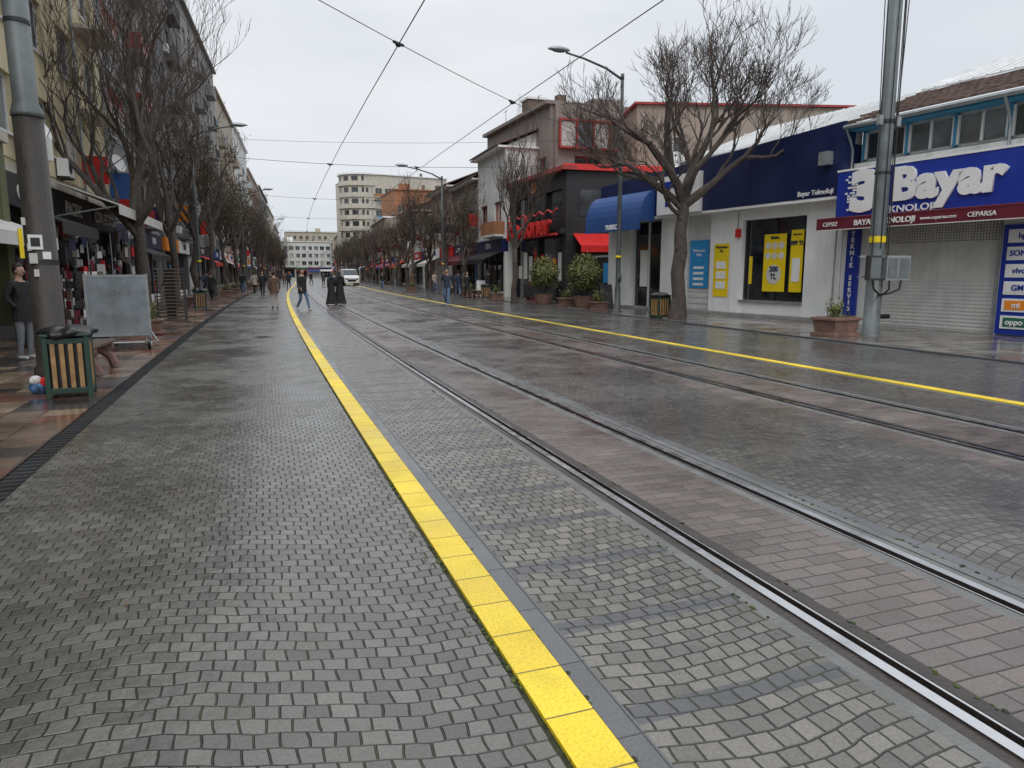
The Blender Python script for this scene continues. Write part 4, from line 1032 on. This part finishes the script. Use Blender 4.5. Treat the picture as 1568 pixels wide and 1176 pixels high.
    if scarf:
        b.ell(hc+Vector((0,-.012,-.01))*s,(.095*s,.105*s,.135*s),scarf,16,12,lambda q:Vector((q.x,min(q.y,.55),q.z)))
        b.tube([hc+Vector((0,-.01,-.07))*s,hc+Vector((0,-.01,-.22))*s],[.085*s,.15*s],scarf,14)
    else:
        b.ell(hc+Vector((0,-.012,.03))*s,(.088*s,.104*s,.122*s),m_hair,18,12,lambda q:Vector((q.x,min(q.y,.86) if q.z>.4 else min(q.y,.25),max(q.z,-.7))))
    for el,wr,sg in W_:
        el=el*s; wr=wr*s
        d=(wr-el).normalized(); p=wr+d*.04*s; sd=Vector((0,1,0)) if abs(d.y)<.7 else Vector((0,0,1)); sd=(sd-d*sd.dot(d)).normalized(); nn=d.cross(sd)
        if arm=='pocket': continue
        b.tube([wr-d*.01,p,p+d*.05*s],[.024*s,.034*s,.03*s],m_skin,8)
        for k in range(4):
            q0=p+d*.05*s+sd*((k-1.5)*.017*s); L=(.062,.074,.07,.055)[k]*s; cu=nn*(-sg)*.018*s
            b.tube([q0,q0+d*L*.55+cu*.3,q0+d*L*.95+cu],[.0095*s,.009*s,.007*s],m_skin,6)
        q0=p+sd*.028*s; b.tube([q0,q0+(d*.6+sd*.7)*.035*s,q0+(d+sd*.55)*.055*s],[.012*s,.011*s,.008*s],m_skin,6)
    if skirt:
        n=20; rings=[]
        for zz,rr_ in ((1.1,.15),(1.0,.175),(.8,.2),(.5,.24),(.2,.3),(.05,.33)):
            rings.append([Vector((math.cos(t*2*math.pi/n)*rr_*(1+.06*math.sin(5*t)*(1-zz)),math.sin(t*2*math.pi/n)*rr_*.85*(1+.06*math.cos(4*t)*(1-zz)),zz))*s for t in range(n)])
        for r0_,r1_ in zip(rings[:-1],rings[1:]):
            for j in range(n): b.face([r0_[j],r0_[(j+1)%n],r1_[(j+1)%n],r1_[j]],skirt)
    if coat:
        n=18; rings=[]
        for zz,rr_ in ((1.15,.155),(1.0,.178),(.85,.19),(.72,.2)):
            rings.append([Vector((math.cos(t*2*math.pi/n)*rr_,math.sin(t*2*math.pi/n)*rr_*.8,zz))*s for t in range(n)])
        for r0_,r1_ in zip(rings[:-1],rings[1:]):
            for j in range(n): b.face([r0_[j],r0_[(j+1)%n],r1_[(j+1)%n],r1_[j]],top)
    hd=b.build('head_and_hands',None,True)
    for q in (body,hd): q.parent=e
    e.location=(x,y,z); e.rotation_euler=(0,0,yaw)
    return e
pi=math.pi
person(-4.12,15.6,-2.0,1.74,'stand',m_bk,m_gp,m_shw,coat=True,arm='pocket')
person(1.9,32.3,-2.6,1.76,'walk',m_bk,m_jean,m_shw,coat=True)
person(3.6,37.2,.3,1.62,'walk',m_bk,m_bk,skirt=m_bk,scarf=m_scarf)
person(4.05,37.5,.2,1.68,'walk',m_bk,m_bk,skirt=m_bk,scarf=m_scarf)
person(8.9,34.5,2.7,1.8,'walk',m_dbl,m_jean,m_shw,arm='face')
person(.8,34.5,.1,1.66,'stand',m_brn,m_ltcoat,coat=True)
person(.45,52,3.0,1.7,'walk',m_bk,m_bk,coat=True); person(1.1,57,2.9,1.7,'walk',m_dbl,m_jean)
for (x,y,t,l) in ((cx(44)+11.9,44,m_bk,m_bk),(cx(47)+12.3,48,m_dbl,m_jean),(cx(60)+11.5,62,m_brn,m_bk),(cx(70)+10,72,m_bk,m_jean),(cx(40)-3.0,44,m_bk,m_bk),(cx(60)-1.5,60,m_ltcoat,m_bk),(cx(80)+2,82,m_bk,m_bk),(cx(84)+5,90,m_dbl,m_bk),(cx(100)+3.5,104,m_bk,m_bk),(cx(66)-2.8,66,m_bk,m_jean),
  (cx(46)+13.6,45.2,m_bk,m_jean),(cx(54)+12.2,55.5,m_ltcoat,m_jean),(cx(74)+1,76,m_bk,m_bk),(cx(90)+.2,94,m_brn,m_bk),(cx(36)-4.6,39.5,m_bk,m_jean),(cx(52)-4.2,53,m_dbl,m_bk)):
    person(x,y,R.uniform(-.5,.5)+pi*R.randint(0,1),R.uniform(1.62,1.8),'walk',t,l,coat=R.random()<.6)

# distant treeline
mb=MB(); rr=random.Random(3)
for k in range(3500):
    x=rr.uniform(-60,140); c=Vector((x,380+rr.uniform(-6,6),rr.uniform(0,1)**.6*(9+3*math.sin(x*.13)))); a=Vector((rr.gauss(0,1),0,rr.gauss(0,1))).normalized()*.9; e2=Vector((-a.z,0,a.x))*.7
    mb.face([c-a,c+e2,c+a,c-e2],m_twig)
mb.build('distant_trees')

# ------------------------------------------------------------------ world, sun, camera
w=bpy.data.worlds.new('World'); sc.world=w; w.use_nodes=True; nt=w.node_tree; bg=nt.nodes['Background']
sky=N(nt,'ShaderNodeTexSky'); sky.sky_type='NISHITA'; sky.sun_disc=False; sky.sun_elevation=math.radians(50); sky.sun_rotation=math.radians(200); sky.air_density=1; sky.dust_density=3
hs=N(nt,'ShaderNodeHueSaturation'); hs.inputs['Saturation'].default_value=.25; nt.links.new(sky.outputs[0],hs.inputs['Color'])
tc=N(nt,'ShaderNodeTexCoord'); sp=N(nt,'ShaderNodeSeparateXYZ'); nt.links.new(tc.outputs['Generated'],sp.inputs[0])
zz=mathn(nt,'MAXIMUM',sp.outputs[2],0.0)
mp=N(nt,'ShaderNodeMapping'); mp.inputs['Scale'].default_value=(1,1,3.5); nt.links.new(tc.outputs['Generated'],mp.inputs[0])
cf,_=noise(nt,mp.outputs[0],2.2,5,.5)
cl=mixc(nt,maprange(nt,cf,.35,.68,0,1),(7.3,7.8,8.45),(8.9,9.15,9.5))
g_=maprange(nt,zz,.3,1,1.0,1.8)
cl=mixc(nt,1.0,cl,g_,'MULTIPLY')
c=mixc(nt,.92,hs.outputs[0],cl); nt.links.new(c,bg.inputs['Color']); bg.inputs['Strength'].default_value=.1
sd=bpy.data.lights.new('sun','SUN'); sd.energy=1.0; sd.angle=math.radians(25); sd.color=(1,.97,.93); so=bpy.data.objects.new('sun',sd); COL.objects.link(so); so.rotation_euler=(math.radians(40),0,math.radians(-20))
cam=bpy.data.cameras.new('camera'); cam.sensor_width=36; cam.lens=36*1090/1568; cam.clip_end=5000; cam.clip_start=.05
co=bpy.data.objects.new('camera',cam); COL.objects.link(co); co.location=(0,0,1.6)
co.rotation_euler=(math.radians(90)-math.atan(170/1090.),0,-math.radians(19.65)); sc.camera=co
